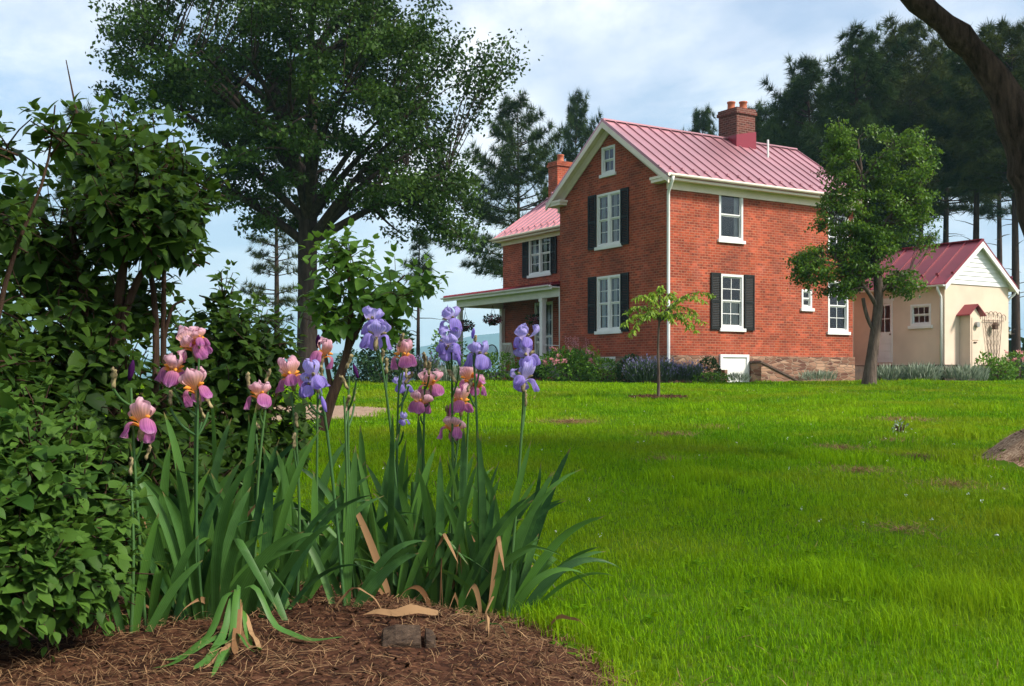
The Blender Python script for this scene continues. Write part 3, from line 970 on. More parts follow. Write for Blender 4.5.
# basement window and cellar hatch
mb = MB(); obox(mb, SIDE(-0.05), 2.62, 3.82, 0.40, 0.84, -0.02, 0.03)
bw = mb.build('basement_window', M['white'], house)
mb = MB(); obox(mb, SIDE(-0.05), 2.70, 3.74, 0.48, 0.76, -0.024, -0.018); mb.build('pane', mat_plain('basement_pane', (0.45, 0.47, 0.47), 0.25), bw)
mb = MB()
obox(mb, FRONT(-0.05), 2.10, 2.20, -0.1, 0.90, -0.06, 0.02); obox(mb, FRONT(-0.05), 3.26, 3.36, -0.1, 0.90, -0.06, 0.02); obox(mb, FRONT(-0.05), 2.20, 3.26, 0.81, 0.90, -0.058, 0.02)
cd = mb.build('cellar_door', M['white'], house)
mb = MB(); obox(mb, FRONT(-0.05), 2.202, 3.258, -0.1, 0.808, -0.02, 0.01); mb.build('door_leaf', M['white'], cd)
mb = MB()
mb.prism([(3.40, -0.06, -0.3), (4.95, -0.06, -0.3), (4.95, -0.06, 0.05), (3.40, -0.06, 0.62)], (0, -0.55, 0))
mb.build('cellar_steps_wall', M['stone'], house)
mb = MB(); mb.bar((3.34, -0.34, 0.665), (5.0, -0.34, 0.07), 0.62, 0.07); mb.build('coping_slab', M['plinth'], house, bevel=.01)
mb = MB()
mb.prism([(1.95, -0.06, -0.3), (2.07, -0.06, -0.3), (2.07, -0.06, 0.40), (1.95, -0.06, 0.40)], (0, -0.4, 0))
mb.build('cellar_steps_wall', M['stone'], house)


# roofs --------------------------------------------------------------
def gable_roof(parent, name, along, lo, hi, ridge, half, z_eave, slope, mat, oh_e, seam=0.47, guards=True, thick=0.05):
    """roof over a ridge; along = 'x' or 'y'"""
    P = (lambda a, c, z: (a, c, z)) if along == 'x' else (lambda a, c, z: (c, a, z))
    m = MB()
    zt = z_eave + half * slope
    n = math.sqrt(1 + slope * slope)
    for sgn in (-1, 1):
        e = half + oh_e
        ze = z_eave - oh_e * slope
        b = 0.06
        m.prism([P(lo, ridge, zt + b), P(hi, ridge, zt + b), P(hi, ridge + sgn * e, ze + b), P(lo, ridge + sgn * e, ze + b)], (0, 0, thick))
        k = int(round((hi - lo) / seam))
        for i in range(k + 1):
            a = lo + (hi - lo) * i / k
            a = min(max(a, lo + 0.02), hi - 0.02)
            m.bar(P(a, ridge + sgn * 0.03, zt + b + thick + 0.02 - 0.03 * slope), P(a, ridge + sgn * (e - 0.01), ze + b + thick + 0.02), 0.026, 0.055)
            if guards and i < k:
                q = 0.42
                m.bar(P(a + 0.05, ridge + sgn * (e - q), ze + b + thick + q * slope + 0.06), P(a - 0.05, ridge + sgn * (e - q), ze + b + thick + q * slope + 0.06), 0.06, 0.07)
    m.bar(P(lo, ridge, zt + 0.06 + thick + 0.025), P(hi, ridge, zt + 0.06 + thick + 0.025), 0.16, 0.05)
    return m.build(name, mat, parent)


OHX = 0.34
gable_roof(house, 'roof', 'x', -OHX, GW + 0.3, GA, GA, ZE, SL, M['roof'], 0.42)
gable_roof(house, 'wing_roof', 'y', GL - 1.0, WY1 + 0.3, WX + WD / 2, WD / 2, WE, SL, M['roof'], 0.40)


def rake(parent, lo_x, ridge, half, oh, z_eave, slope, mat, th=0.30, along='x', ret=0.62):
    P = (lambda a, c, z: (a, c, z)) if along == 'x' else (lambda a, c, z: (c, a, z))
    m = MB()
    e = half + oh
    zt = z_eave + half * slope + 0.055
    ze = z_eave - oh * slope + 0.055
    for sgn in (-1, 1):
        m.prism([P(lo_x, ridge, zt), P(lo_x, ridge + sgn * e, ze), P(lo_x, ridge + sgn * e, ze - 0.17), P(lo_x, ridge, zt - 0.20)], P(0.045, 0, 0) if along == 'x' else (0, 0.045, 0))
        # soffit against the wall and a second board below it
        d = 0.30
        m.prism([P(lo_x + 0.05, ridge, zt - 0.03), P(lo_x + 0.05, ridge + sgn * (e - .02), ze - 0.03), P(lo_x + 0.05, ridge + sgn * (e - .02), ze - 0.06), P(lo_x + 0.05, ridge, zt - 0.06)], P(d - 0.055, 0, 0) if along == 'x' else (0, d - 0.055, 0))
        m.prism([P(lo_x + d - 0.03, ridge, zt - 0.065), P(lo_x + d - 0.03, ridge + sgn * (half - 0.02), z_eave - 0.01), P(lo_x + d - 0.03, ridge + sgn * (half - 0.02), z_eave - 0.01 - th), P(lo_x + d - 0.03, ridge, zt - 0.065 - th)], P(0.05, 0, 0) if along == 'x' else (0, 0.05, 0))
    return m.build('rake_board', mat, parent)


rake(house, -OHX - 0.01, GA, GA, 0.42, ZE, SL, M['cream'])
# cornice along the long wall with its return on the gable
mb = MB()
for y0, sgn in ((0, -1), (GL, 1)):
    f = (lambda a: y0 + sgn * a)
    mb.box(-OHX + 0.06, GW + 0.25, f(0.03), f(0.40), ZE - 0.27, ZE - 0.20)          # soffit
    mb.box(-0.06, GW + 0.06, f(0.004), f(0.06), ZE - 0.52, ZE - 0.272)                # frieze
    mb.box(-OHX + 0.02, GW + 0.27, f(0.36), f(0.41), ZE - 0.30, ZE - 0.09)           # fascia
    mb.box(-OHX + 0.02, -0.01, f(-0.45), f(0.355), ZE - 0.30, ZE - 0.203)             # return
    mb.box(-OHX + 0.00, -0.005, f(-0.50), f(0.42), ZE - 0.20, ZE - 0.12)
mb.build('cornice', M['cream'], house)
# wing cornice
mb = MB()
mb.box(WX - 0.38, WX - 0.004, GL + 0.01, WY1 + 0.25, WE - 0.26, WE - 0.19)
mb.box(WX - 0.39, WX - 0.34, GL + 0.01, WY1 + 0.27, WE - 0.28, WE - 0.08)
mb.box(WX - 0.06, WX - 0.005, GL + 0.01, WY1 + 0.04, WE - 0.42, WE - 0.262)
mb.build('wing_cornice', M['cream'], house)


def gutter(parent, path, r=0.06, mat=None, name='gutter'):
    m = MB()
    for a, b in zip(path[:-1], path[1:]):
        a, b = Vector(a), Vector(b)
        d = (b - a).normalized(); s = d.cross(Vector((0, 0, 1))).normalized()
        pr = [(-1, 0), (-0.95, -0.5), (-0.6, -0.95), (0, -1.1), (0.6, -0.95), (0.95, -0.5), (1, 0), (0.85, 0), (0.5, -0.8), (-0.5, -0.8), (-0.85, 0)]
        m.prism([a + s * (u * r) + Vector((0, 0, w * r)) for u, w in pr], b - a)
    return m.build(name, mat or M['white'], parent)


gutter(house, [(-OHX, -0.475, ZE - 0.14), (GW + 0.3, -0.475, ZE - 0.14)], 0.065, M['cream'])
gutter(house, [(WX - 0.46, GL + 0.02, WE - 0.14), (WX - 0.46, WY1 + 0.3, WE - 0.14)], 0.06, M['cream'], 'wing_gutter')
MB().tube([(-0.20, -0.475, ZE - 0.20), (-0.20, -0.45, ZE - 0.32), (-0.10, -0.14, ZE - 0.62), (-0.06, -0.09, ZE - 0.75), (-0.06, -0.09, 3.5), (-0.06, -0.10, 0.35), (-0.10, -0.16, 0.22), (-0.2, -0.4, 0.12)], 0.052, 8).build('downspout', M['white'], house, smooth=True)
MB().tube([(GW + 0.2, -0.475, ZE - 0.20), (GW + 0.2, -0.45, ZE - 0.32), (GW + 0.12, -0.14, ZE - 0.62), (GW + 0.08, 0.10, ZE - 0.8), (GW + 0.08, 0.12, 0.2)], 0.048, 8).build('downspout', M['white'], house, smooth=True)
MB().tube([(0.04, GL + 0.08, 3.2), (0.04, GL + 0.07, 2.9), (0.04, GL + 0.06, 0.2)], 0.035, 7).build('downspout', M['white'], house, smooth=True)


def chimney(x0, x1, y0, y1, zb, zt, mat, pots):
    m = MB(); m.box(x0, x1, y0, y1, zb, zt - 0.22)
    ch = m.build('chimney', mat, house)
    m = MB(); m.box(x0 - 0.05, x1 + 0.05, y0 - 0.05, y1 + 0.05, zt - 0.218, zt - 0.10); m.box(x0 - 0.02, x1 + 0.02, y0 - 0.02, y1 + 0.02, zt - 0.098, zt)
    m.build('chimney_cap', mat, ch)
    for px, py in pots:
        m = MB(); m.lathe([(0.15, 0), (0.16, 0.05), (0.14, 0.09), (0.135, 0.27), (0.16, 0.29), (0.155, 0.33), (0.10, 0.33), (0.10, 0.2)], (px, py, zt + 0.002), 12)
        m.build('chimney_pot', M['pot'], ch, smooth=True)
    return ch


ch = chimney(5.30, 6.20, 2.50, 3.44, PITCH_TOP - 0.6, 9.82, M['brick_dark'], [(5.6, 3.1), (5.95, 2.85)])
mb = MB()
for s in (-1, 1):
    yy = GA + s * 0.475
    mb.prism([(5.27, yy - .01, PITCH_TOP + 0.2), (6.23, yy - .01, PITCH_TOP + 0.4), (6.23, yy - .01, PITCH_TOP - 0.5), (5.27, yy - .01, PITCH_TOP - 0.5)], (0, 0.02, 0))
mb.box(5.26, 5.299, 2.49, 3.45, PITCH_TOP - 0.4, PITCH_TOP + 0.2); mb.box(6.201, 6.24, 2.49, 3.45, PITCH_TOP - 0.4, PITCH_TOP + 0.2)
mb.build('flashing', M['roof_dark'], ch)
chimney(4.30, 5.10, 12.35, 13.05, wt - 0.6, 9.45, M['brick'], [(4.7, 12.7)])
MB().tube([(6.28, 1.95, PITCH_TOP - 0.75), (6.28, 1.95, PITCH_TOP + 0.02)], 0.04, 7).build('vent_pipe', M['white'], house)

# porch --------------------------------------------------------------
PY1, PF = 13.55, 0.36
mb = MB(); mb.box(-0.02, WX - 0.003, GL + 0.003, PY1, -0.3, PF); mb.build('porch_floor', M['floor'], house)
mb = MB(); mb.box(-0.12, -0.022, GL + 0.25, PY1 + 0.1, -0.3, 0.16); mb.build('brick_edging', M['brick'], house)
mb = MB()
mb.box(0.02, 0.20, GL + 0.004, PY1, 3.06, 3.40)
mb.box(0.20, WX - 0.004, PY1 - 0.18, PY1, 3.06, 3.40)
mb.box(0.21, WX - 0.004, GL + 0.004, PY1 - 0.19, 3.33, 3.37)
mb.build('porch_beam', M['porch_trim'], house)
mb = MB()
mb.prism([(-0.38, GL + 0.004, 3.44), (-0.38, PY1 + 0.45, 3.44), (WX - 0.005, PY1 + 0.45, 3.80), (WX - 0.005, GL + 0.004, 3.80)], (0, 0, 0.06))
for i in range(18):
    y = GL + 0.05 + i * 0.47
    if y < PY1 + 0.45: mb.bar((-0.37, y, 3.525), (WX - 0.01, y, 3.885), 0.026, 0.05)
mb.build('porch_roof', M['roof_dark'], house)
mb = MB(); mb.box(-0.38, -0.34, GL + 0.006, PY1 + 0.44, 3.30, 3.43); mb.box(-0.335, 0.018, GL + 0.006, PY1 + 0.43, 3.36, 3.40)
mb.prism([(-0.33, PY1 + 0.41, 3.31), (-0.33, PY1 + 0.41, 3.43), (WX - .01, PY1 + 0.41, 3.79), (WX - .01, PY1 + 0.41, 3.66)], (0, 0.03, 0))
mb.build('porch_fascia', M['porch_trim'], house)
gutter(house, [(-0.445, GL + 0.01, 3.45), (-0.445, PY1 + 0.46, 3.45)], 0.055, M['porch_trim'], 'porch_gutter')
for y in (7.22, 13.42):
    m = MB(); m.box(0.03, 0.21, y - 0.09, y + 0.09, PF + .002, 3.058); m.box(0.0, 0.24, y - 0.12, y + 0.12, PF + .002, PF + 0.16); m.box(0.0, 0.24, y - 0.12, y + 0.12, 2.94, 3.055)
    m.build('porch_post', M['porch_trim'], house, bevel=0.008)
m = MB(); m.box(WX - 0.18, WX - 0.004, 13.22, 13.40, PF + .002, 3.058); m.build('porch_post', M['porch_trim'], house, bevel=0.008)
MB().tube([(0.1, 7.31, 1.35), (0.1, 6.2, 1.30), (0.1, GL + 0.02, 1.28)], 0.012, 6).build('porch_rail', M['white'], house)

# stucco shed --------------------------------------------------------
SX0, SX1, SY0, SY1 = 10.78, 14.45, -2.04, 4.6
SZ0, SZE = 0.60, 3.50
SSL = 0.78
shed = empty('stucco_outbuilding', C0, RZ, 'tan stucco outbuilding with a dark red metal gable roof beside the brick house', 'outbuilding')
smid = (SX0 + SX1) / 2; shalf = (SX1 - SX0) / 2
swin = [(-1.48, -0.62, 2.00, 2.76)]
sdoor = [(0.15, 0.93, 0.70, 2.95)]
mb = MB()
wall_cols(mb, SIDE(SX0), SY0, SY1, SZ0, (None, [SY0, SY1], [SZE, SZE]), swin + sdoor)
mb.quad((SX0, SY0, SZ0), (SX1, SY0, SZ0), (SX1, SY0, SZE), (SX0, SY0, SZE))
mb.quad((SX1, SY0, SZ0), (SX1, SY1, SZ0), (SX1, SY1, SZE), (SX1, SY0, SZE))
mb.quad((SX1, SY1, SZ0), (SX0, SY1, SZ0), (SX0, SY1, SZE), (SX1, SY1, SZE))
mb.add([(SX0, SY1, SZE), (SX1, SY1, SZE), (smid, SY1, SZE + shalf * SSL)], [(0, 1, 2)])
mb.box(GW + 0.004, SX0 - 0.004, 3.0, 3.25, SZ0, 3.2)
mb.build('stucco_wall', M['stucco'], shed)
mb = MB(); mb.box(SX0 - 0.03, SX1 + 0.03, SY0 - 0.03, SY1, -0.5, SZ0 - .003); mb.box(GW + 0.06, SX0 - 0.035, 2.95, 3.25, -0.5, SZ0 - .003); mb.box(8.6, SX0 - 0.04, 0.05, 1.1, -0.3, 0.55); mb.build('plinth', M['plinth'], shed)
gable_roof(shed, 'roof', 'y', SY0 - 0.22, SY1 + 0.2, smid, shalf, SZE, SSL, M['roof_dark'], 0.26, seam=0.62)
rake(shed, SY0 - 0.235, smid, shalf, 0.26, SZE, SSL, M['white'], th=0.10, along='y')
# lap siding in the gable
mb = MB()
zc = SZE - 0.06
while zc < SZE + shalf * SSL - 0.05:
    z1 = min(zc + 0.16, SZE + shalf * SSL)
    w0 = min(shalf + 0.1, shalf - (zc - SZE) / SSL + 0.02); w1 = max(0.0, min(shalf + 0.1, shalf - (z1 - SZE) / SSL + 0.02))
    mb.prism([(smid - w0, SY0 - 0.035, zc), (smid + w0, SY0 - 0.035, zc), (smid + w1, SY0 - 0.012, z1), (smid - w1, SY0 - 0.012, z1)], (0, 0.011, 0))
    zc = z1
mb.build('gable_siding', M['white'], shed)
window(shed, SIDE(SX0), *swin[0], cols=3, rows=1, curtain=None)
# half glazed door
mp = SIDE(SX0)
mb = MB(); a0, a1, z0, z1 = sdoor[0]
obox(mb, mp, a0, a0 + 0.07, z0, z1, -0.01, 0.11); obox(mb, mp, a1 - 0.07, a1, z0, z1, -0.01, 0.11); obox(mb, mp, a0 + 0.07, a1 - 0.07, z1 - 0.07, z1, -0.01, 0.11)
obox(mb, mp, a0 - 0.05, a1 + 0.05, z1 + 0.002, z1 + 0.10, -0.03, 0.02)
dr = mb.build('door', M['white'], shed)
mb = MB(); b0, b1 = a0 + 0.074, a1 - 0.074; zm = z0 + 1.12
obox(mb, mp, b0, b1, z0 + 0.01, zm, 0.03, 0.07)
for zc in (0.25, 0.52, 0.80):
    obox(mb, mp, b0 + 0.06, b1 - 0.06, z0 + zc - 0.10, z0 + zc + 0.10, 0.018, 0.031)
obox(mb, mp, b0, b0 + 0.07, zm, z1 - 0.074, 0.03, 0.07); obox(mb, mp, b1 - 0.07, b1, zm, z1 - 0.074, 0.03, 0.07); obox(mb, mp, b0 + .07, b1 - .07, z1 - 0.16, z1 - 0.074, 0.03, 0.07)
obox(mb, mp, (b0 + b1) / 2 - 0.015, (b0 + b1) / 2 + 0.015, zm, z1 - 0.16, 0.035, 0.065); obox(mb, mp, b0 + .07, b1 - .07, (zm + z1 - .16) / 2 - 0.015, (zm + z1 - .16) / 2 + 0.015, 0.037, 0.063)
mb.build('door_leaf', M['white'], dr)
mb = MB(); mb.quad(mp(b0 + .07, z1 - .16, 0.05), mp(b1 - .07, z1 - .16, 0.05), mp(b1 - .07, zm, 0.05), mp(b0 + .07, zm, 0.05)); mb.build('pane', M['glass'], dr)
mb = MB(); mb.lathe([(0.0, 0), (0.03, 0.01), (0.03, 0.05), (0.0, 0.06)], (SX0 + 0.0, b0 + 0.05, z0 + 1.0), 8); mb.build('door_knob', M['iron'], dr)
gutter(shed, [(SX0 - 0.33, SY0 - 0.22, SZE - 0.13), (SX0 - 0.33, SY1 + 0.2, SZE - 0.13)], 0.06, M['white'])
gutter(shed, [(SX1 + 0.33, SY0 - 0.22, SZE - 0.13), (SX1 + 0.33, SY1 + 0.2, SZE - 0.13)], 0.06, M['white'])
MB().tube([(SX0 - 0.33, SY0 + 0.05, SZE - 0.18), (SX0 - 0.32, SY0 + 0.05, SZE - 0.30), (SX0 - 0.08, SY0 + 0.10, SZE - 0.52), (SX0 - 0.06, SY0 + 0.10, SZE - 0.65), (SX0 - 0.06, SY0 + 0.10, 0.5)], 0.045, 8).build('downspout', M['white'], shed, smooth=True)
MB().tube([(SX0 - 0.06, SY0 + 0.10, 0.5), (SX0 - 0.06, SY0 + 0.10, 0.0)], 0.07, 8).build('drain_pipe', M['black_iron'], shed, smooth=True)
MB().tube([(SX1 + 0.33, SY0 - 0.05, SZE - 0.18), (SX1 + 0.32, SY0 - 0.02, SZE - 0.30), (SX1 + 0.10, SY0 + 0.06, SZE - 0.5), (SX1 + 0.06, SY0 + 0.10, SZE - 0.6), (SX1 + 0.06, SY0 + 0.10, 0.2)], 0.045, 8).build('downspout', M['white'], shed, smooth=True)
# meter cupboard with a little roof of its own
cup = empty('meter_cupboard', hw(11.35, SY0, 0), RZ, 'narrow tan cupboard with a small red gable roof built against the stucco wall', 'cupboard')
bx0, bx1, by = 0.26, 0.80, -0.42
mb = MB(); mb.box(bx0, bx1, by, -0.004, 0.45, 2.34); cb = mb.build('cupboard_body', M['stucco'], cup)
mb = MB(); mb.box(bx0 + 0.08, bx1 - 0.08, by - 0.02, by - 0.002, 0.55, 1.42); mb.box(bx0 + 0.08, bx1 - 0.08, by - 0.02, by - 0.002, 1.46, 2.25); mb.build('cupboard_door', M['stucco'], cb)
cm = (bx0 + bx1) / 2; ch_ = (bx1 - bx0) / 2
mb = MB()
mb.add([(bx0 + .01, by + 0.006, 2.34), (bx1 - .01, by + 0.006, 2.34), (cm, by + 0.006, 2.34 + 0.30), (bx0 + .01, -0.01, 2.34), (bx1 - .01, -0.01, 2.34), (cm, -0.01, 2.64)], [(0, 1, 2), (3, 5, 4)])
mb.build('cupboard_gable', M['stucco'], cup)
mb = MB()
for s in (-1, 1):
    e = ch_ + 0.20
    mb.prism([(cm, by - 0.12, 2.68), (cm, -0.004, 2.68), (cm + s * e, -0.004, 2.68 - e * 0.80), (cm + s * e, by - 0.12, 2.68 - e * 0.80)], (0, 0, 0.045))
mb.build('cupboard_roof', M['roof_dark'], cup)
m = MB(); m.tube([(0.55, by - 0.022, 2.0), (0.55, by - 0.13, 2.0)], 0.10, 14); m.build('electric_meter', M['metal'], cup)
m = MB(); m.box(0.42, 0.58, by - 0.05, by - 0.022, 1.36, 1.40); m.build('latch', M['iron'], cup)
mb = MB(); mb.box(1.16, 1.40, -0.14, -0.004, 1.12, 1.52)
jb = mb.build('junction_box', M['stucco'], None, bevel=0.01)
jb.location = hw(11.35, SY0, 0); jb.rotation_euler = (0, 0, RZ)
tag(jb, 'small tan utility box with a pipe below it on the stucco wall beside the cupboard', 'utility box')
MB().tube([(1.12, -0.05, 0.6), (1.12, -0.05, 1.66)], 0.025, 6).build('pipe', M['iron'], jb)
# wire trellis
tr = empty('wire_trellis', hw(13.45, SY0 - 0.06, 0), RZ, 'fan shaped rusty wire trellis with scrolled top against the stucco wall', 'trellis')
mb = MB()
for i in range(5):
    a = -0.52 + i * 0.26
    mb.tube([(a * 0.42 + 0.05, 0, 0.35), (a, 0, 2.25)], 0.011, 5)
for i in range(4):
    for k in range(5):
        za = 0.6 + k * 0.33
        f = lambda q, z: (q * (0.42 + 0.58 * (z - 0.35) / 1.9) + 0.05 * (1 - (z - .35) / 1.9), 0.012, z)
        a = -0.52 + i * 0.26
        mb.tube([f(a, za), f(a + 0.26, za + 0.3)], 0.006, 4); mb.tube([f(a + 0.26, za), f(a, za + 0.3)], 0.006, 4)
mb.build('wire_bars', M['iron'], tr)
mb = MB()
for i in range(6):
    cx = -0.62 + i * 0.248; r = 0.13
    zc = 2.30 + 0.10 * (1 - ((i - 2.5) / 2.5) ** 2)
    mb.tube([(cx + r * math.cos(t), 0, zc + r * math.sin(t)) for t in np.linspace(-0.6, PI + 0.6, 12)], 0.011, 5)
mb.tube([(-0.6, 0, 2.2), (0.6, 0, 2.2)], 0.010, 5)
mb.build('scroll_top', M['iron'], tr)
mb = MB(); mb.box(-0.09, 0.09, -0.15, -0.02, 1.88, 2.02); mb.prism([(-0.13, -0.17, 2.02), (0.13, -0.17, 2.02), (0, -0.17, 2.13)], (0, 0.16, 0))
bh = mb.build('bird_box', M['iron'], None); bh.location = hw(13.42, SY0 - 0.075, 0); bh.rotation_euler = (0, 0, RZ)
tag(bh, 'tiny brown bird box hanging on the wire trellis', 'bird box')
mb = MB(); mb.box(-0.22, 0.22, -0.22, 0.22, -0.2, 1.55); mb.box(-0.26, 0.26, -0.26, 0.26, 1.552, 1.64)
pr = mb.build('brick_pier', M['stucco']); pr.location = hw(14.95, -1.2, 0); pr.rotation_euler = (0, 0, RZ)
tag(pr, 'short square pale masonry pier just past the outbuilding corner', 'pier')


# porch furniture ----------------------------------------------------
def chair_mesh_parts(root):
    m = MB()
    for i in range(6):
        m.box(-0.24, 0.24, -0.22 + i * 0.078, -0.155 + i * 0.078, 0.40, 0.43)
    m.build('seat', M['chair_white'], root)
    m = MB()
    for sx in (-0.24, 0.24):
        m.bar((sx, 0.22, 0.42), (sx, 0.42, 1.15), 0.045, 0.045)
    for i in range(5):
        x = -0.16 + i * 0.08
        m.bar((x, 0.235, 0.45), (x, 0.41, 1.10), 0.045, 0.018)
    m.bar((-0.24, 0.41, 1.11), (0.24, 0.41, 1.11), 0.03, 0.09)
    m.build('backrest', M['chair_white'], root)
    for sx in (-0.24, 0.24):
        m = MB(); m.bar((sx, -0.2, 0.05), (sx, -0.2, 0.65), 0.045, 0.045); m.build('leg', M['chair_white'], root)
        m = MB(); m.bar((sx, 0.2, 0.05), (sx, 0.22, 0.42), 0.045, 0.045); m.build('leg', M['chair_white'], root)
        m = MB(); m.bar((sx, -0.26, 0.66), (sx, 0.28, 0.66), 0.09, 0.025); m.build('armrest', M['chair_white'], root)
        m = MB()
        m.tube([(sx, -0.42, 0.10), (sx, -0.25, 0.045), (sx, 0.0, 0.022), (sx, 0.25, 0.045), (sx, 0.5, 0.12)], 0.022, 6); m.build('rocker', M['chair_white'], root)


rc = empty('rocking_chair', hw(0.75, 7.75, PF), RZ + 1.2, 'white slatted rocking chair right behind the front porch post', 'chair', 'porch rocking chairs')
chair_mesh_parts(rc)
r2 = copy_tree(rc); r2.location = hw(0.95, 10.6, PF); r2.rotation_euler = (0, 0, RZ + 1.9)
tag(r2, 'white slatted rocking chair further back by the far end of the porch')
mc = empty('metal_chair', hw(1.0, 12.7, PF), RZ - 1.4, 'round backed black metal chair at the open end of the porch', 'chair')
m = MB(); m.lathe([(0.0, 0.43), (0.25, 0.43), (0.27, 0.45), (0.25, 0.47), (0.0, 0.47)], n=18); m.build('seat', M['black_iron'], mc)
m = MB()
m.tube([(0.40 * math.cos(t), 0.25, 0.72 + 0.42 * math.sin(t)) for t in np.linspace(-0.5, PI + 0.5, 18)], 0.022, 6)
for i in range(9):
    x = -0.3 + i * 0.075
    m.tube([(x, 0.25, 0.5), (x, 0.25, 0.72 + 0.42 * math.sqrt(max(0, 1 - (x / .4) ** 2)))], 0.012, 5)
m.tube([(-0.35, 0.25, 0.5), (0.35, 0.25, 0.5)], 0.016, 6)
m.build('backrest', M['black_iron'], mc)
for a in (0.8, 2.35, 3.9, 5.5):
    m = MB(); m.tube([(0.2 * math.cos(a), 0.2 * math.sin(a), 0.43), (0.27 * math.cos(a), 0.27 * math.sin(a), 0.0)], 0.016, 6); m.build('leg', M['black_iron'], mc)


def foliage_ball(name, c, rad, n, size, mat, parent=None, tmpl=LEAF_L, seed=0, shell=0.55, flat=0.0, up=0.5):
    u = unit(n)
    r = RNG.uniform(0, 1, n) ** (1 / 3)
    r = shell + (1 - shell) * r
    lump = 1 + 0.22 * vnoise(u[:, 0] * 3 + seed, u[:, 1] * 3 + u[:, 2] * 2, seed + 40)
    p = u * r[:, None] * lump[:, None] * np.array(rad) + np.array(c)
    d = u + RNG.normal(size=(n, 3)) * 0.6; d[:, 2] += up * 0.3
    upv = RNG.normal(size=(n, 3)) * 0.5 + np.array([0, 0, 1.0]) * up + u * 0.5
    V, Fq = scatter(tmpl[0], tmpl[1], p, frames(d, upv), RNG.uniform(0.6, 1.25, n) * size)
    rnd = np.repeat(RNG.uniform(0, 1, n), len(tmpl[0]))
    return mesh_np(name, V, Fq, mat, parent, {'rnd': rnd})


# hanging baskets
def basket(x, y, z, label):
    b = empty('hanging_basket', hw(x, y, z), 0, label, 'basket', 'hanging flower baskets on the porch')
    m = MB(); m.lathe([(0.10, -0.2), (0.17, -0.05), (0.19, 0.03), (0.165, 0.03), (0.1, 0.0)], n=14); m.build('pot', M['bark_shrub'], b, smooth=True)
    m = MB()
    for a in (0, 2.1, 4.2):
        m.tube([(0.18 * math.cos(a), 0.18 * math.sin(a), 0.02), (0, 0, 0.6), (0, 0, 3.06 - z)], 0.008, 4)
    m.build('hanger', M['black_iron'], b)
    foliage_ball('foliage', (0, 0, 0.05), (0.34, 0.34, 0.2), 260, 0.10, M['bush_dark'], b)
    fl = foliage_ball('flower', (0, 0, 0), (0.05, 0.05, 0.04), 9, 0.085, M['red_flower'], b, shell=0.3)
    for j in range(22):
        f2 = fl if j == 0 else fl.copy()
        if j: COL.objects.link(f2); f2.parent = b
        u = unit(1)[0]; u[2] *= .6
        f2.location = (u[0] * .33, u[1] * .33, .02 + u[2] * .22); f2.rotation_euler = (RNG.uniform(-1, 1), RNG.uniform(-1, 1), RNG.uniform(0, 6))


basket(0.12, 13.0, 2.25, 'hanging basket of dark red flowers nearest the far porch post')
basket(0.6, 11.6, 2.45, 'hanging basket of dark red flowers in the open middle of the porch')
basket(0.75, 8.6, 2.30, 'hanging basket of pink and white flowers against the brick by the porch post')

# ------------------------------------------------------------------ trees
def bez(a, b, c, n):
    t = np.linspace(0, 1, n)[:, None]
    return (1 - t) ** 2 * a + 2 * t * (1 - t) * b + t * t * c


def polytrunk(pts, n=12, wob=0.0):
    pts = np.array(pts, float)
    t = np.linspace(0, 1, len(pts)); tt = np.linspace(0, 1, n)
    # catmull style smoothing by quadratic interpolation of cumulative points
    out = np.stack([np.interp(tt, t, pts[:, k]) for k in range(pts.shape[1])], -1)
    for _ in range(2):
        out[1:-1] = 0.25 * out[:-2] + 0.5 * out[1:-1] + 0.25 * out[2:]
    if wob: out[1:-1, :3] += RNG.normal(size=(n - 2, 3)) * wob
    return out


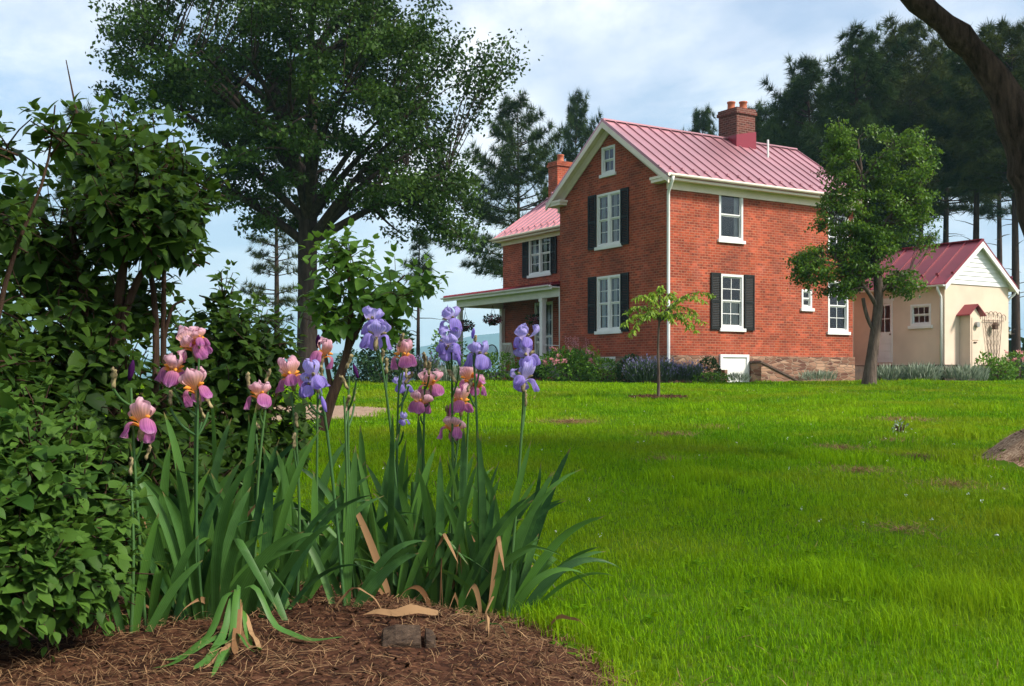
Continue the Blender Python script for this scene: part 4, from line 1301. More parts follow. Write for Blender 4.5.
def broad_tree(name, base, trunk, limbs, clusters, leafn, leafs, spread, mat_b, mat_l, label, cat='tree', group=None, tmpl=LEAF_Q, limb_r=0.12, twig_r=0.02, trunk_n=9, start=(0.35, 0.95), lobes=True, droop=0.0):
    """trunk: rows of x,y,z,r relative to base; limbs: targets; clusters: centres of leaf clumps"""
    t = empty(name, base, 0, label, cat, group)
    T = polytrunk(trunk, 16)
    lines = [(T[:, :3], T[:, 3])]
    nodes, nrad = [T[8:, :3]], [T[8:, 3] * 0.5]
    for tg in limbs:
        tg = np.array(tg, float)
        # leave the trunk lower for low, far targets
        cand = T[int(16 * start[0]):int(16 * start[1])]
        dz = tg[2] - cand[:, 2]; dr = np.linalg.norm(tg[:2] - cand[:, :2], axis=1)
        k = np.argmin(np.abs(dz - 0.75 * dr))
        a = cand[k, :3]
        mid = (a + tg) / 2 + np.array([0, 0, 0.12 * np.linalg.norm(tg - a)]) + RNG.normal(size=3) * 0.05 * np.linalg.norm(tg - a)
        P = bez(a, mid, tg, 12)
        r0 = min(limb_r, cand[k, 3] * 0.75)
        R = np.linspace(r0, max(twig_r, r0 * 0.22), 12)
        lines.append((P, R)); nodes.append(P[3:]); nrad.append(R[3:])
    allp = np.concatenate(nodes); allr = np.concatenate(nrad)
    cl = np.array(clusters, float)
    ends = []
    for c in cl:
        dv = c - allp
        dist = np.linalg.norm(dv, axis=1) + 0.8 * np.maximum(0, -dv[:, 2])
        k = np.argmin(dist)
        a = allp[k]
        mid = (a + c) / 2 + RNG.normal(size=3) * 0.10 * np.linalg.norm(c - a) + np.array([0, 0, 0.10 * np.linalg.norm(c - a)])
        P = bez(a, mid, c, 6)
        lines.append((P, np.linspace(min(allr[k] * 0.6, twig_r * 1.8), twig_r * 0.35, 6)))
        ends.append((P[3], P[5]))
    V, Q = tube_np(lines, trunk_n if len(lines) < 120 else 6)
    mesh_np('trunk', V, Q, mat_b, t, smooth=True)
    # leaves
    n = len(cl) * leafn
    ci = np.repeat(np.arange(len(cl)), leafn)
    sz = RNG.uniform(0.65, 1.3, len(cl))
    off = unit(n) * (RNG.uniform(0, 1, n) ** .45)[:, None] * np.array([1, 1, 0.5]) * spread * sz[ci][:, None]
    back = np.array([e[0] - e[1] for e in ends])[ci] * RNG.uniform(0, 1, n)[:, None]
    p = cl[ci] + off + back * 0.9
    p[:, 2] -= droop * RNG.uniform(0, 1, n) * spread
    d = RNG.normal(size=(n, 3)); d[:, 2] -= 0.45
    upv = RNG.normal(size=(n, 3)) * 0.6 + np.array([0, 0, 1.0])
    V, Fq = scatter(tmpl[0], tmpl[1], p, frames(d, upv), RNG.uniform(0.65, 1.2, n) * leafs)
    clr = RNG.uniform(0, 1, len(cl))
    rnd = np.clip(0.55 * clr[ci] + 0.45 * RNG.uniform(0, 1, n), 0, 1)
    mesh_np('crown', V, Fq, mat_l, t, {'rnd': np.repeat(rnd, len(tmpl[0]))})
    return t


def ground_at(x, y): return float(gz(x, y))


# the big maple on the left
def maple():
    y = 33.0; x = (307 - 512) / F * y
    b = np.array([x, y, ground_at(x, y) - 0.1])
    cz = 9.9
    rx, rz = 5.7, 6.0
    cl = []
    while len(cl) < 450:
        u = RNG.uniform(-1, 1, 3)
        r = np.linalg.norm(u)
        if r > 1 or r < 0.28: continue
        if u[2] < -0.62 and math.hypot(u[0], u[1]) < 0.3: continue
        p = u * np.array([rx, rx * 0.95, rz])
        q = 1 + 0.16 * math.sin(4 * math.atan2(u[1], u[0]) + 2 * u[2]) + 0.1 * math.sin(9 * u[0] + 5 * u[2])
        cl.append((p[0] * q + 0.05, p[1] * q, cz + p[2] * q * (1 if u[2] > 0 else 0.84)))
    for k in range(40):
        a = RNG.uniform(0, 2 * PI); q = RNG.uniform(.35, .95)
        cl.append((5.6 * q * math.cos(a), 5.4 * q * math.sin(a), 5.2 + 1.4 * q * q + RNG.normal() * .3))
    # drooping right hand bough of the photo
    for i in range(16):
        cl.append((4.2 + RNG.normal() * 0.55, RNG.normal() * 0.8, 5.4 + RNG.normal() * 0.5 - 0.25 * i / 6))
    limbs = []
    for k in range(26):
        a = k * 2.399; h = -0.75 + 1.65 * ((k * 0.618) % 1.0)
        rr = math.sqrt(max(0.05, 1 - h * h)) * 0.8
        limbs.append((rx * rr * math.cos(a), rx * rr * math.sin(a), cz + 0.72 * rz * h))
    limbs += [(4.2, 0.5, 6.6), (-4.8, -0.6, 6.8), (3.0, -2.0, 7.5), (-3.4, -2.4, 8.0)]
    broad_tree('maple_tree', b, [(0, 0, 0, 0.46), (0.0, 0, 0.5, 0.36), (0.02, 0, 3.0, 0.32), (0.0, 0, 4.6, 0.34), (0.1, 0, 6.2, 0.25), (0.15, 0, 9.0, 0.17), (0.1, 0, 13.0, 0.05)],
               limbs, cl, 200, 0.145, 0.70, M['bark_maple'], M['maple_leaf'],
               'large dark green shade tree with a broad crown and bare trunk on the lawn', 'tree', limb_r=0.15, twig_r=0.028, tmpl=LEAF_Q, start=(0.44, 0.95))


maple()


# ornamental tree in front of the house
def house_tree():
    y = 31.0; x = (870 - 512) / F * y
    b = np.array([x, y, ground_at(x, y) - 0.05])
    cl = []
    S = y / F
    def pt(px, py, dy=0): return ((px - 870) * S, dy, (HY - py) * S + CZ - b[2])
    lobes = [(838, 288, 20, 16, 24), (862, 276, 22, 14, 22), (800, 262, 10, 12, 14), (926, 225, 14, 18, 18), (840, 165, 18, 40, 60), (846, 215, 30, 40, 70), (812, 268, 26, 26, 46), (905, 165, 26, 36, 60), (890, 215, 30, 36, 70), (868, 250, 28, 30, 60), (915, 205, 20, 22, 24), (902, 284, 24, 16, 30), (845, 255, 20, 24, 30), (882, 180, 14, 30, 26), (838, 140, 8, 22, 14), (915, 142, 14, 20, 16), (880, 130, 5, 12, 5), (936, 160, 10, 9, 7)]
    for (px, py, rx, ry, n) in lobes:
        for i in range(n):
            u = unit(1)[0] * RNG.uniform(0.25, 1) ** 0.5
            c = pt(px + u[0] * rx, py + u[1] * ry, u[2] * rx * S * 1.3)
            cl.append(c)
    limbs = [pt(840, 140, -0.2), pt(820, 262, -0.3), pt(905, 140, 0.3), pt(885, 150, -0.3), pt(860, 170, 0.3), pt(915, 195, -0.2), pt(905, 275, -0.3), pt(832, 215, 0.2)]
    tr = [pt(869, 385) + (0.22,), pt(870, 372) + (0.17,), pt(874, 340) + (0.145,), pt(880, 300) + (0.135,), pt(878, 270) + (0.12,), pt(868, 225) + (0.10,), pt(862, 180) + (0.06,), pt(858, 140) + (0.02,)]
    t = broad_tree('ornamental_tree', b, tr, limbs, cl, 46, 0.110, 0.29, M['bark_house'], M['house_leaf'],
                   'upright leafy tree with leaning grey trunk in front of the brick wall corner', 'tree', limb_r=0.07, twig_r=0.012, start=(0.4, 0.9), tmpl=LEAF_L)
    P = bez(np.array(pt(874, 330)), np.array(pt(866, 320)), np.array(pt(863, 298)), 7)
    V, Q = tube_np([(P, np.linspace(0.06, 0.05, 7))], 8)
    mesh_np('branch_stub', V, Q, M['bark_house'], t, smooth=True)


house_tree()


# young tree with a hanging crown
def young_tree():
    x, y = 2.98, 22.2
    b = np.array([x, y, ground_at(x, y)])
    S = y / F
    t = empty('young_tree', b, 0, 'slender young tree with a drooping light green crown in a small mulch ring', 'tree')
    h = (398 - 318) * S
    lines = [(polytrunk([(0, 0, 0, .035), (0.01, 0, 0.5, .028), (-0.01, 0, 1.0, .026), (0.02, 0, h, .022)], 10)[:, :3], np.linspace(.036, .02, 10))]
    P_, D_ = [], []
    ends = [(-32, 312), (-26, 300), (-36, 325), (44, 322), (38, 312), (46, 300), (52, 297), (30, 326), (12, 322), (-12, 318), (20, 296), (-8, 297), (4, 290), (-28, 334), (36, 330)]
    for i, (dx, py) in enumerate(ends):
        e = np.array([dx * S, RNG.uniform(-0.5, 0.5) * 0.9, (398 - py) * S])
        top = np.array([dx * S * 0.5, e[1] * 0.5, max(h, e[2]) + 0.28])
        P = bez(np.array([0.02, 0, h - 0.03 * (i % 4)]), top, e, 14)
        lines.append((P, np.linspace(0.013, 0.004, 14)))
        for k in range(3, 14):
            for q in range(7):
                P_.append(P[k] + RNG.normal(size=3) * 0.02)
                D_.append(np.array([RNG.normal() * 0.8, RNG.normal() * 0.8, -0.75]))
    V, Q = tube_np(lines, 7); mesh_np('trunk', V, Q, M['bark_house'], t, smooth=True)
    P_ = np.array(P_); D_ = np.array(D_); n = len(P_)
    T = LEAF_L[0] * np.array([0.55, 1, 1])
    V, Fq = scatter(T, LEAF_L[1], P_, frames(D_, RNG.normal(size=(n, 3)) * 0.5 + np.array([0, -0.3, 1.])), RNG.uniform(0.08, 0.15, n))
    mesh_np('crown', V, Fq, M['young_leaf'], t, {'rnd': np.repeat(RNG.uniform(0, 1, n), 5)})


young_tree()

# ---- pines
NT = []
NF = []
for i in range(13):
    a = i * 2.399; el = 0.25 + 0.9 * ((i * 0.37) % 1)
    d = np.array([math.cos(a) * math.cos(el), math.sin(el), math.sin(a) * math.cos(el)])
    s = np.cross(d, [0.3, 0.2, 0.9]); s /= np.linalg.norm(s)
    k = len(NT)
    NT += [tuple(s * 0.042), tuple(-s * 0.042), tuple(d * (1.25 if i % 3 == 0 else 1))]
    NF.append((k, k + 1, k + 2))
TUFT = (np.array(NT), np.array(NF))


def pine_parts(H, z0, Lmax, wh, nb, mat, r0=0.26, seed=1, dead=6, irregular=0.35, tuft=0.42, power=0.8):
    rg = np.random.default_rng(seed)
    lean = rg.normal(size=2) * 0.012 * H
    def ax(z): f = z / H; return np.array([lean[0] * f * f, lean[1] * f * f, z])
    zs = np.linspace(0, H, 14)
    lines = [(np.array([ax(z) for z in zs]), r0 * (1 - zs / H) ** 0.85 + 0.012)]
    TP, TD, TR = [], [], []
    z = z0
    while z < H - 0.3:
        f = (z - z0) / (H - z0)
        prof = (min(1.0, 0.5 + f * 2.6) * (1 - f ** 1.25) ** power) * (1 + 0.18 * math.sin(z * 1.9 + seed)) + 0.05
        a0 = rg.uniform(0, 6.28)
        for b in range(nb):
            if rg.uniform() < 0.13: continue
            L = Lmax * prof * rg.uniform(1 - irregular, 1.0) * (1.35 if rg.uniform() < .2 else 1.0)
            a = a0 + b * 2 * PI / nb + rg.normal() * 0.25
            dirh = np.array([math.cos(a), math.sin(a), 0])
            rise = 0.10 + 0.75 * f + rg.normal() * 0.10
            p0 = ax(z + rg.normal() * 0.12)
            e = p0 + dirh * L + np.array([0, 0, L * rise])
            mid = p0 + dirh * L * 0.55 + np.array([0, 0, L * (rise * 0.25 - 0.02)])
            P = bez(p0, mid, e, 7)
            lines.append((P, np.linspace(0.045 * min(1, L / 2.5) + 0.01, 0.008, 7)))
            m = max(3, int(L / 0.30))
            ccol = rg.uniform(0, 1)
            for i in range(m):
                t = 0.28 + 0.72 * (i + rg.uniform()) / m
                c = (1 - t) ** 2 * p0 + 2 * t * (1 - t) * mid + t * t * e
                side = np.array([-dirh[1], dirh[0], 0])
                w = L * 0.30 * (1.15 - t) + 0.15
                for q in range(7):
                    sft = rg.normal() * .55
                    TP.append(c + side * sft * w + np.array([0, 0, rg.normal() * 0.07]) + dirh * abs(sft) * w * 0.4)
                    TD.append(dirh * 0.8 + side * sft * 0.9 + np.array([0, 0, 0.55 + rg.normal() * 0.25]))
                    TR.append(0.6 * ccol + 0.4 * rg.uniform())
        z += wh * rg.uniform(0.75, 1.25)
    for i in range(dead):
        zq = rg.uniform(0.25 * z0, z0); a = rg.uniform(0, 6.28); L = rg.uniform(0.5, 1.6)
        p0 = ax(zq); e = p0 + np.array([math.cos(a) * L, math.sin(a) * L, rg.uniform(-0.1, 0.4) * L])
        lines.append((np.array([p0, (p0 + e) / 2 + [0, 0, 0.05], e]), np.array([0.03, 0.02, 0.007])))
    V, Q = tube_np(lines, 6)
    TP = np.array(TP); TD = np.array(TD); n = len(TP)
    V2, F2 = scatter(TUFT[0], TUFT[1], TP, frames(TD, np.random.default_rng(seed).normal(size=(n, 3)) + np.array([0, 0, .8])), rg.uniform(0.45, 1.5, n) * tuft * 0.80)
    return (V, Q), (V2, F2, np.repeat(np.array(TR), len(TUFT[0])), mat)


def pine(px, d, H, label, proto, rz=0.0, s=1.0, group='pines around the house', gzv=None):
    x = (px - 512) / F * d
    z = ground_at(x, d) if gzv is None else gzv
    t = empty('pine_tree', (x, d, z - 0.1), rz, label, 'tree', group)
    k = H / proto['H']
    t.scale = (k * s, k * s, k)
    for nm, me in proto['parts']:
        o = bpy.data.objects.new(nm, me); COL.objects.link(o); o.parent = t
    return t


def make_proto(**kw):
    (V, Q), (V2, F2, R2, mat) = pine_parts(**kw)
    a = mesh_np('trunk', V, Q, M['bark_pine'], smooth=True); b = mesh_np('crown', V2, F2, mat, attrs={'rnd': R2})
    pr = {'H': kw['H'], 'parts': [('trunk', a.data), ('crown', b.data)]}
    for q in (a, b): bpy.data.objects.remove(q)
    return pr


PA = make_proto(H=20, z0=3.6, Lmax=4.6, wh=0.62, nb=7, mat=M['pine_needle'], seed=3, tuft=0.50)
PB = make_proto(H=20, z0=10.5, Lmax=4.6, wh=0.62, nb=7, mat=M['pine_needle_warm'], seed=5, dead=14, tuft=0.50)
PC = make_proto(H=20, z0=11.0, Lmax=4.0, wh=0.72, nb=6, mat=M['pine_needle'], seed=8, dead=16, irregular=0.5, tuft=0.50)
PD = make_proto(H=14, z0=3.6, Lmax=2.6, wh=0.95, nb=5, mat=M['pine_needle_warm'], seed=12, irregular=0.5, r0=0.2, tuft=0.36)
PE = make_proto(H=9, z0=5.4, Lmax=1.0, wh=0.42, nb=6, mat=M['pine_needle'], seed=14, r0=0.12, tuft=0.30, irregular=0.5)
PF_ = make_proto(H=20, z0=9.0, Lmax=6.2, wh=0.8, nb=7, mat=M['pine_needle'], seed=21, tuft=0.48, irregular=0.45)


def ph(ytop, d): return (HY - ytop) / F * d + 0.35


pine(848, 62, ph(30, 62), 'tall dense pine rising left of the others behind the brick house roof', PA, 0.3)
pine(790, 70, ph(86, 70), 'lower pine at the left edge of the grove, just right of the main chimney', PA, 1.7)
pine(903, 66, ph(28, 66), 'pine with a pointed top behind the upright leafy tree', PB, 2.1)
pine(945, 74, ph(60, 74), 'shorter warm green pine set back in the middle of the grove', PB, 0.9)
pine(975, 60, ph(34, 60), 'tall bare trunked pine behind the outbuilding roof ridge', PC, 1.2)
pine(1016, 57, ph(28, 57), 'tall pine behind the big leaning trunk at the right edge', PB, 4.0)
pine(1075, 58, ph(20, 58), 'pine at the far right of the grove, mostly past the picture edge', PB, 5.0)
pine(920, 84, ph(82, 84), 'rearmost pine showing between the trunks over the outbuilding', PC, 3.3)
pine(1000, 88, ph(80, 88), 'far pine seen through the gap right of the outbuilding roof', PC, 0.2)
pine(872, 80, ph(52, 80), 'dark pine filling the back of the grove above the roof end', PA, 2.6)
pine(818, 66, ph(56, 66), 'pine standing between the tallest left pine and the lower edge of the grove', PA, 3.9)
pine(768, 76, ph(106, 76), 'low pine filling in just right of the main chimney', PA, 5.2, 0.9)
pine(742, 82, ph(110, 82), 'small pine top peeping over the ridge right behind the main chimney', PA, 0.6, 0.8)
pine(706, 84, ph(106, 84), 'small pine top peeping over the ridge left of the main chimney', PA, 2.9, 0.7)
pine(519, 60, ph(104, 60) + 2.2, 'dark pine with long level boughs behind the left wing of the house', PF_, 0.5, 0.9)
pine(571, 78, ph(116, 78) + 3.2, 'narrow pine top standing behind the left wing chimney', PA, 1.1, 0.6)
pine(277, 50, ph(150, 50), 'open pine with layered boughs just left of the maple trunk', PD, 0.7, 1.0)
pine(418, 50, ph(226, 50), 'small lollipop shaped pine on a long bare pole of a trunk', PE, 0.4)
pine(82, 52, ph(96, 52), 'pale distant pine behind the tall lilac on the left', PD, 2.0, 1.1)

# far wood behind the outbuilding: one mass
pts = []
for i in range(3600):
    px = RNG.uniform(890, 1110); d = RNG.uniform(92, 108)
    x = (px - 512) / F * d
    h = RNG.uniform(0, 1) * (4.6 + 1.5 * math.sin(px * 0.06) + 0.9 * math.sin(px * 0.17 + 1))
    pts.append((x, d, ground_at(x, d) + h))
pts = np.array(pts); n = len(pts)
V, Fq = scatter(LEAF_Q[0], LEAF_Q[1], pts, frames(unit(n), RNG.normal(size=(n, 3)) + np.array([0, -0.8, 0.6])), RNG.uniform(0.5, 1.1, n))
tag(mesh_np('woods', V, Fq, M['bush_dark'], attrs={'rnd': np.repeat(RNG.uniform(0, 1, n), 4)}), kind='stuff')


# old trunk on the right edge
def old_tree():
    y = 8.8
    S = y / F
    bx = (1092 - 512) * S
    b = np.array([bx, y, ground_at(bx, y) - 0.15])
    def pt(px, py, dy=0.0): return np.array([(px - 512) * S - b[0], dy, (HY - py) * S + CZ - b[2]])
    t = empty('old_tree', b, 0, 'old leaning tree with thick curved bare limb at the right edge of the lawn', 'tree')
    A = np.array([np.append(pt(1092, 470), .36), np.append(pt(1086, 420), .29), np.append(pt(1076, 330), .26), np.append(pt(1056, 250), .25), np.append(pt(1041, 195), .235), np.append(pt(1026, 145), .21), np.append(pt(1004, 88), .15), np.append(pt(962, 37), .118), np.append(pt(912, -2), .100), np.append(pt(868, -46), .085), np.append(pt(830, -110), .06), np.append(pt(800, -190, .4), .03)])
    T = polytrunk(A, 40)
    B = polytrunk(np.array([np.append(pt(1046, 200, .05), .19), np.append(pt(1062, 120, .1), .16), np.append(pt(1075, 30, .3), .12), np.append(pt(1090, -120, .6), .07), np.append(pt(1110, -260, .9), .03)]), 16)
    C = polytrunk(np.array([np.append(pt(905, -8), .07), np.append(pt(900, -90, .5), .05), np.append(pt(880, -190, .9), .02)]), 10)
    V, Q = tube_np([(q[:, :3], q[:, 3] * .82 * (1 + 0.06 * np.sin(np.arange(len(q)) * 2.1) + .05 * RNG.normal(size=len(q)))) for q in (T, B, C)], 16)
    mesh_np('trunk', V, Q, M['bark_old'], t, smooth=True)
    # unseen crown above the picture, spread wide and placed to shade the foreground
    cl = []
    while len(cl) < 170:
        u = RNG.uniform(-1, 1, 3)
        if np.linalg.norm(u) > 1 or math.sin(5 * u[0] + 2) * math.sin(4 * u[1] + 1) < -.55: continue
        c = np.array([6.2, 4.6, 7.6]) + u * np.array([5.2, 5.6, 2.2])
        if c[2] < max(5.0, CZ + .37 * c[1] + .9): continue
        cl.append(c - b)
    cl = np.array(cl)
    tips = [A[-1, :3], B[-1, :3], C[-1, :3], B[-6, :3], B[-3, :3]]
    lines = []
    for c in cl:
        q = B[int(RNG.integers(6, 16)), :3]
        lines.append((bez(q, (q + c) / 2 + np.array([0, 0, .5]), c, 6), np.linspace(.028, .006, 6)))
    V, Q = tube_np(lines, 5); mesh_np('boughs', V, Q, M['bark_old'], t, smooth=True)
    k = 75
    ci = np.repeat(np.arange(len(cl)), k); n = len(ci)
    p = cl[ci] + RNG.normal(size=(n, 3)) * np.array([.36, .36, .2])
    V, Fq = scatter(LEAF_L[0], LEAF_L[1], p, frames(RNG.normal(size=(n, 3)) + np.array([0, 0, -.4]), RNG.normal(size=(n, 3)) * .5 + np.array([0, 0, 1.])), RNG.uniform(0.08, 0.15, n))
    mesh_np('crown', V, Fq, M['house_leaf'], t, {'rnd': np.repeat(RNG.uniform(0, 1, n), 5)})


old_tree()
m = MB(); m.box(-0.22, 0.22, -0.15, 0.15, -0.05, 0.035)
sl = m.build('stone_slab', M['slab'], bevel=0.01); sl.location = (4.75, 10.0, ground_at(4.75, 10.0) + 0.02); sl.rotation_euler = (0, 0.05, 0.3)
tag(sl, 'flat grey stone slab lying behind the mulch heap at the right edge', 'stone')


# ------------------------------------------------------------------ leafy shrubs in front
def shrub(name, base, lobes, nt, leaf, pairs, mat, label, stems=None, group=None, twig=0.26, cat='shrub', tmpl=LEAF5, updir=0.5, stem_mat=None, face=-0.35):
    """lobes: (cx, cy, cz, rx, ry, rz, weight) in world metres; twigs with opposite leaves over the lobes"""
    base = np.array(base, float)
    t = empty(name, base, 0, label, cat, group)
    W = np.array([l[6] for l in lobes], float); W /= W.sum()
    P, D, UP, SZ, RN, lines = [], [], [], [], [], []
    li = RNG.choice(len(lobes), nt, p=W)
    for k in li:
        cx, cy, cz, rx, ry, rz, w = lobes[k]
        u = unit(1)[0]
        r = RNG.uniform(0.55, 1.0) ** 0.5
        s = np.array([cx, cy, cz]) + u * r * np.array([rx, ry, rz])
        if s[2] < ground_at(s[0], s[1]) + 0.06: continue
        d = u * 0.8 + np.array([0, face, updir]) + RNG.normal(size=3) * 0.35
        d /= np.linalg.norm(d)
        L = twig * RNG.uniform(0.6, 1.3)
        a = s - d * L * 0.5
        side = np.cross(d, RNG.normal(size=3)); side /= np.linalg.norm(side)
        bend = side * L * 0.12
        tone = RNG.uniform(0, 1)
        pts = bez(a, s + bend, a + d * L - np.array([0, 0, 0.03]), 5)
        lines.append((pts - base, np.linspace(0.0035, 0.0016, 5)))
        b2 = np.cross(d, side)
        for q in range(pairs):
            f = (q + 0.6) / pairs
            pp = a + d * L * f
            ax = side if q % 2 == 0 else b2
            sz = leaf * (0.75 + 0.5 * math.sin(PI * min(1, f * 0.9 + 0.12))) * RNG.uniform(0.6, 1.25) * (1 - 0.25 * f)
            for sg in (-1, 1):
                dd = ax * sg + d * 0.55 + np.array([0, 0, -0.35]) + RNG.normal(size=3) * 0.18
                P.append(pp + ax * sg * 0.012); D.append(dd); SZ.append(sz)
                UP.append(np.array([0, 0, 1.0]) + d * 0.5 + RNG.normal(size=3) * 0.22)
                RN.append(np.clip(0.5 * tone + 0.5 * RNG.uniform() + 0.15 * f - 0.05, 0, 1))
        for sg in range(2):
            P.append(a + d * L); D.append(d + RNG.normal(size=3) * 0.35); UP.append(np.array([0, 0, 1.0]) + RNG.normal(size=3) * 0.3); SZ.append(leaf * 0.55); RN.append(np.clip(0.6 + 0.4 * RNG.uniform(), 0, 1))
    P, D, UP, SZ, RN = map(np.array, (P, D, UP, SZ, RN))
    V, Fq = scatter(tmpl[0], tmpl[1], P - base, frames(D, UP), SZ)
    mesh_np('leaves', V, Fq, mat, t, {'rnd': np.repeat(RN, len(tmpl[0]))}, smooth=True)
    for st in (stems or []):
        q = polytrunk(np.array(st, float), 12); lines.append((q[:, :3] - base, q[:, 3]))
    V, Q = tube_np(lines, 5)
    mesh_np('stems', V, Q, stem_mat or M['bark_shrub'], t, smooth=True)
    return t


def W(px, py, d): return ((px - 512) / F * d, d, (HY - py) / F * d + CZ)


def lobe(px, py, d, rpx, rpy, w, depth=None):
    x, y, z = W(px, py, d)
    return (x, y, z, rpx / F * d, depth if depth else rpx / F * d, rpy / F * d, w)


def stem(rows): return [W(px, py, d) + (r,) for px, py, d, r in rows]


# low bright shrub, front left
shrub('broadleaf_shrub', W(20, 660, 2.7)[:2] + (ground_at(-1.2, 2.7),),
      [lobe(-15, 470, 2.95, 100, 66, 3, .35), lobe(40, 510, 2.85, 56, 68, 3, .3), lobe(0, 560, 2.75, 84, 58, 3, .3), lobe(72, 560, 2.85, 36, 44, 2, .25), lobe(-60, 540, 2.7, 70, 90, 1.5, .4)],
      760, 0.060, 4, M['lilac_bright'], 'low bright green broadleaf shrub spilling over the mulch at front left', twig=0.20)
# tall dark lilac behind it
shrub('lilac_bush', W(110, 560, 4.0)[:2] + (ground_at(-1.5, 4.0),),
      [lobe(140, 215, 4.0, 40, 34, 2.2, .28), lobe(172, 196, 4.1, 24, 30, 1.0, .25), lobe(122, 168, 4.1, 34, 26, 1.1, .25), lobe(96, 150, 4.3, 22, 30, .5, .2), lobe(152, 138, 4.3, 16, 20, .35, .2), lobe(190, 175, 4.2, 10, 14, .2, .15), lobe(30, 235, 4.0, 50, 42, 1.2, .3), lobe(165, 232, 4.0, 28, 26, 1.0, .3), lobe(70, 250, 4.1, 40, 50, 1.2, .35), lobe(115, 300, 4.2, 40, 34, 1, .16), lobe(45, 345, 3.9, 75, 65, 3, .4), lobe(0, 390, 3.7, 65, 80, 2.5, .4), lobe(105, 410, 3.9, 60, 60, 3, .4), lobe(160, 480, 3.9, 50, 70, 2.2, .35), lobe(60, 480, 3.9, 90, 80, 2.2, .4)],
      680, 0.074, 4, M['lilac_dark'], 'tall dark green lilac with bare brown stems behind the irises', twig=0.26,
      stems=[stem([(112, 600, 4, .03), (112, 460, 4, .028), (116, 330, 4, .022), (122, 260, 4, .018), (140, 190, 4, .008)]),
             stem([(112, 470, 4, .02), (118, 330, 4, .018), (140, 270, 4, .014), (168, 246, 4, .006)]),
             stem([(150, 600, 4.1, .018), (152, 460, 4.1, .016), (158, 330, 4.1, .014), (150, 260, 4.1, .01), (130, 200, 4.1, .006)]),
             stem([(164, 600, 4.15, .016), (163, 330, 4.15, .012), (164, 250, 4.15, .008)]),
             stem([(163, 340, 4.15, .010), (172, 305, 4.15, .006), (186, 300, 4.15, .003)]),
             stem([(100, 560, 4, .018), (96, 430, 4, .016), (84, 300, 4, .012), (66, 200, 4, .006)]),
             stem([(50, 560, 4, .018), (46, 430, 4, .016), (40, 300, 4, .012), (30, 200, 4, .006)]),
             stem([(100, 250, 4.1, .010), (90, 180, 4.1, .007), (78, 120, 4.1, .005), (66, 60, 4.1, .002)])])
# sprig with big leaves reaching up at the far left
shrub('tall_shrub', W(-40, 620, 2.9)[:2] + (ground_at(-1.5, 2.9),),
      [lobe(56, 134, 2.9, 7, 9, .4, .14), lobe(58, 150, 3.0, 10, 10, .4, .1), lobe(-8, 140, 2.8, 9, 9, .6, .16), lobe(-20, 215, 2.9, 26, 40, 1.5, .2), lobe(-40, 330, 2.9, 36, 90, 2.2, .3)],
      60, 0.064, 4, M['lilac_dark'], 'tall shrub with big drooping leaves reaching in from the left edge', twig=0.17,
      stems=[stem([(-40, 640, 2.9, .012), (-20, 400, 2.9, .010), (10, 250, 2.9, .006), (48, 180, 2.9, .004), (55, 105, 2.9, .002)]), stem([(-30, 420, 2.9, .014), (-14, 250, 2.85, .01), (-6, 120, 2.8, .003)])])
# middle shrub behind the left irises
shrub('lilac_bush', W(235, 480, 5.2)[:2] + (ground_at(-1.35, 5.2),),
      [lobe(225, 385, 5.2, 50, 50, 2.4, .4), lobe(248, 345, 5.2, 34, 28, 1.4, .25), lobe(215, 450, 5.2, 66, 60, 2.6, .4), lobe(268, 420, 5.3, 32, 50, 1.2, .3), lobe(222, 300, 5.2, 7, 14, 0.2, .06), lobe(192, 340, 5.2, 20, 26, .6, .15)],
      430, 0.070, 4, M['lilac_dark'], 'rounded middle lilac with one tall thin shoot behind the pink irises', twig=0.24,
      stems=[stem([(235, 560, 5.2, .02), (232, 440, 5.2, .016), (226, 360, 5.2, .01), (221, 272, 5.2, .003)]), stem([(250, 560, 5.2, .016), (262, 430, 5.2, .012), (290, 360, 5.2, .004)])])
# leafy sapling behind the maple trunk side
shrub('sapling', W(350, 470, 7.6)[:2] + (ground_at(-1.1, 7.6),),
      [lobe(345, 275, 7.6, 26, 24, 1.2, .35), lobe(385, 290, 7.6, 36, 18, 1.4, .35), lobe(338, 315, 7.6, 22, 26, 1.0, .25), lobe(418, 280, 7.6, 12, 8, .3, .15), lobe(345, 250, 7.6, 14, 8, .3, .15), lobe(388, 322, 7.6, 12, 14, .4, .15)],
      88, 0.115, 3, M['sapling_leaf'], 'leafy sapling with a leaning crooked stem right of the maple trunk', twig=0.32,
      stems=[stem([(322, 430, 7.6, .045), (331, 395, 7.6, .04), (344, 370, 7.6, .034), (350, 340, 7.6, .026), (352, 300, 7.6, .018), (345, 250, 7.6, .006)]), stem([(348, 350, 7.6, .02), (368, 310, 7.6, .014), (405, 275, 7.6, .005)]), stem([(332, 392, 7.6, .02), (322, 340, 7.6, .012), (330, 300, 7.6, .006)])], cat='tree')


# ------------------------------------------------------------------ irises
def blade_mesh(rows):
    """rows: list of (points, half widths, side vectors, rnd); ribbons with a slight keel"""
    V, Fc, Rn, Tt = [], [], [], []
    for pts, hwid, side, rn in rows:
        b = len(V); k = len(pts)
        for i in range(k):
            n = np.cross(side, pts[min(i + 1, k - 1)] - pts[max(i - 1, 0)]); n /= np.linalg.norm(n) + 1e-9
            V += [pts[i] - side * hwid[i] + n * hwid[i] * 0.22, pts[i], pts[i] + side * hwid[i] + n * hwid[i] * 0.22]
            Rn += [rn] * 3; Tt += [i / (k - 1)] * 3
        for i in range(k - 1):
            q = b + 3 * i
            Fc += [(q, q + 1, q + 4, q + 3), (q + 1, q + 2, q + 5, q + 4)]
    return np.array(V), np.array(Fc), np.array(Rn), np.array(Tt)


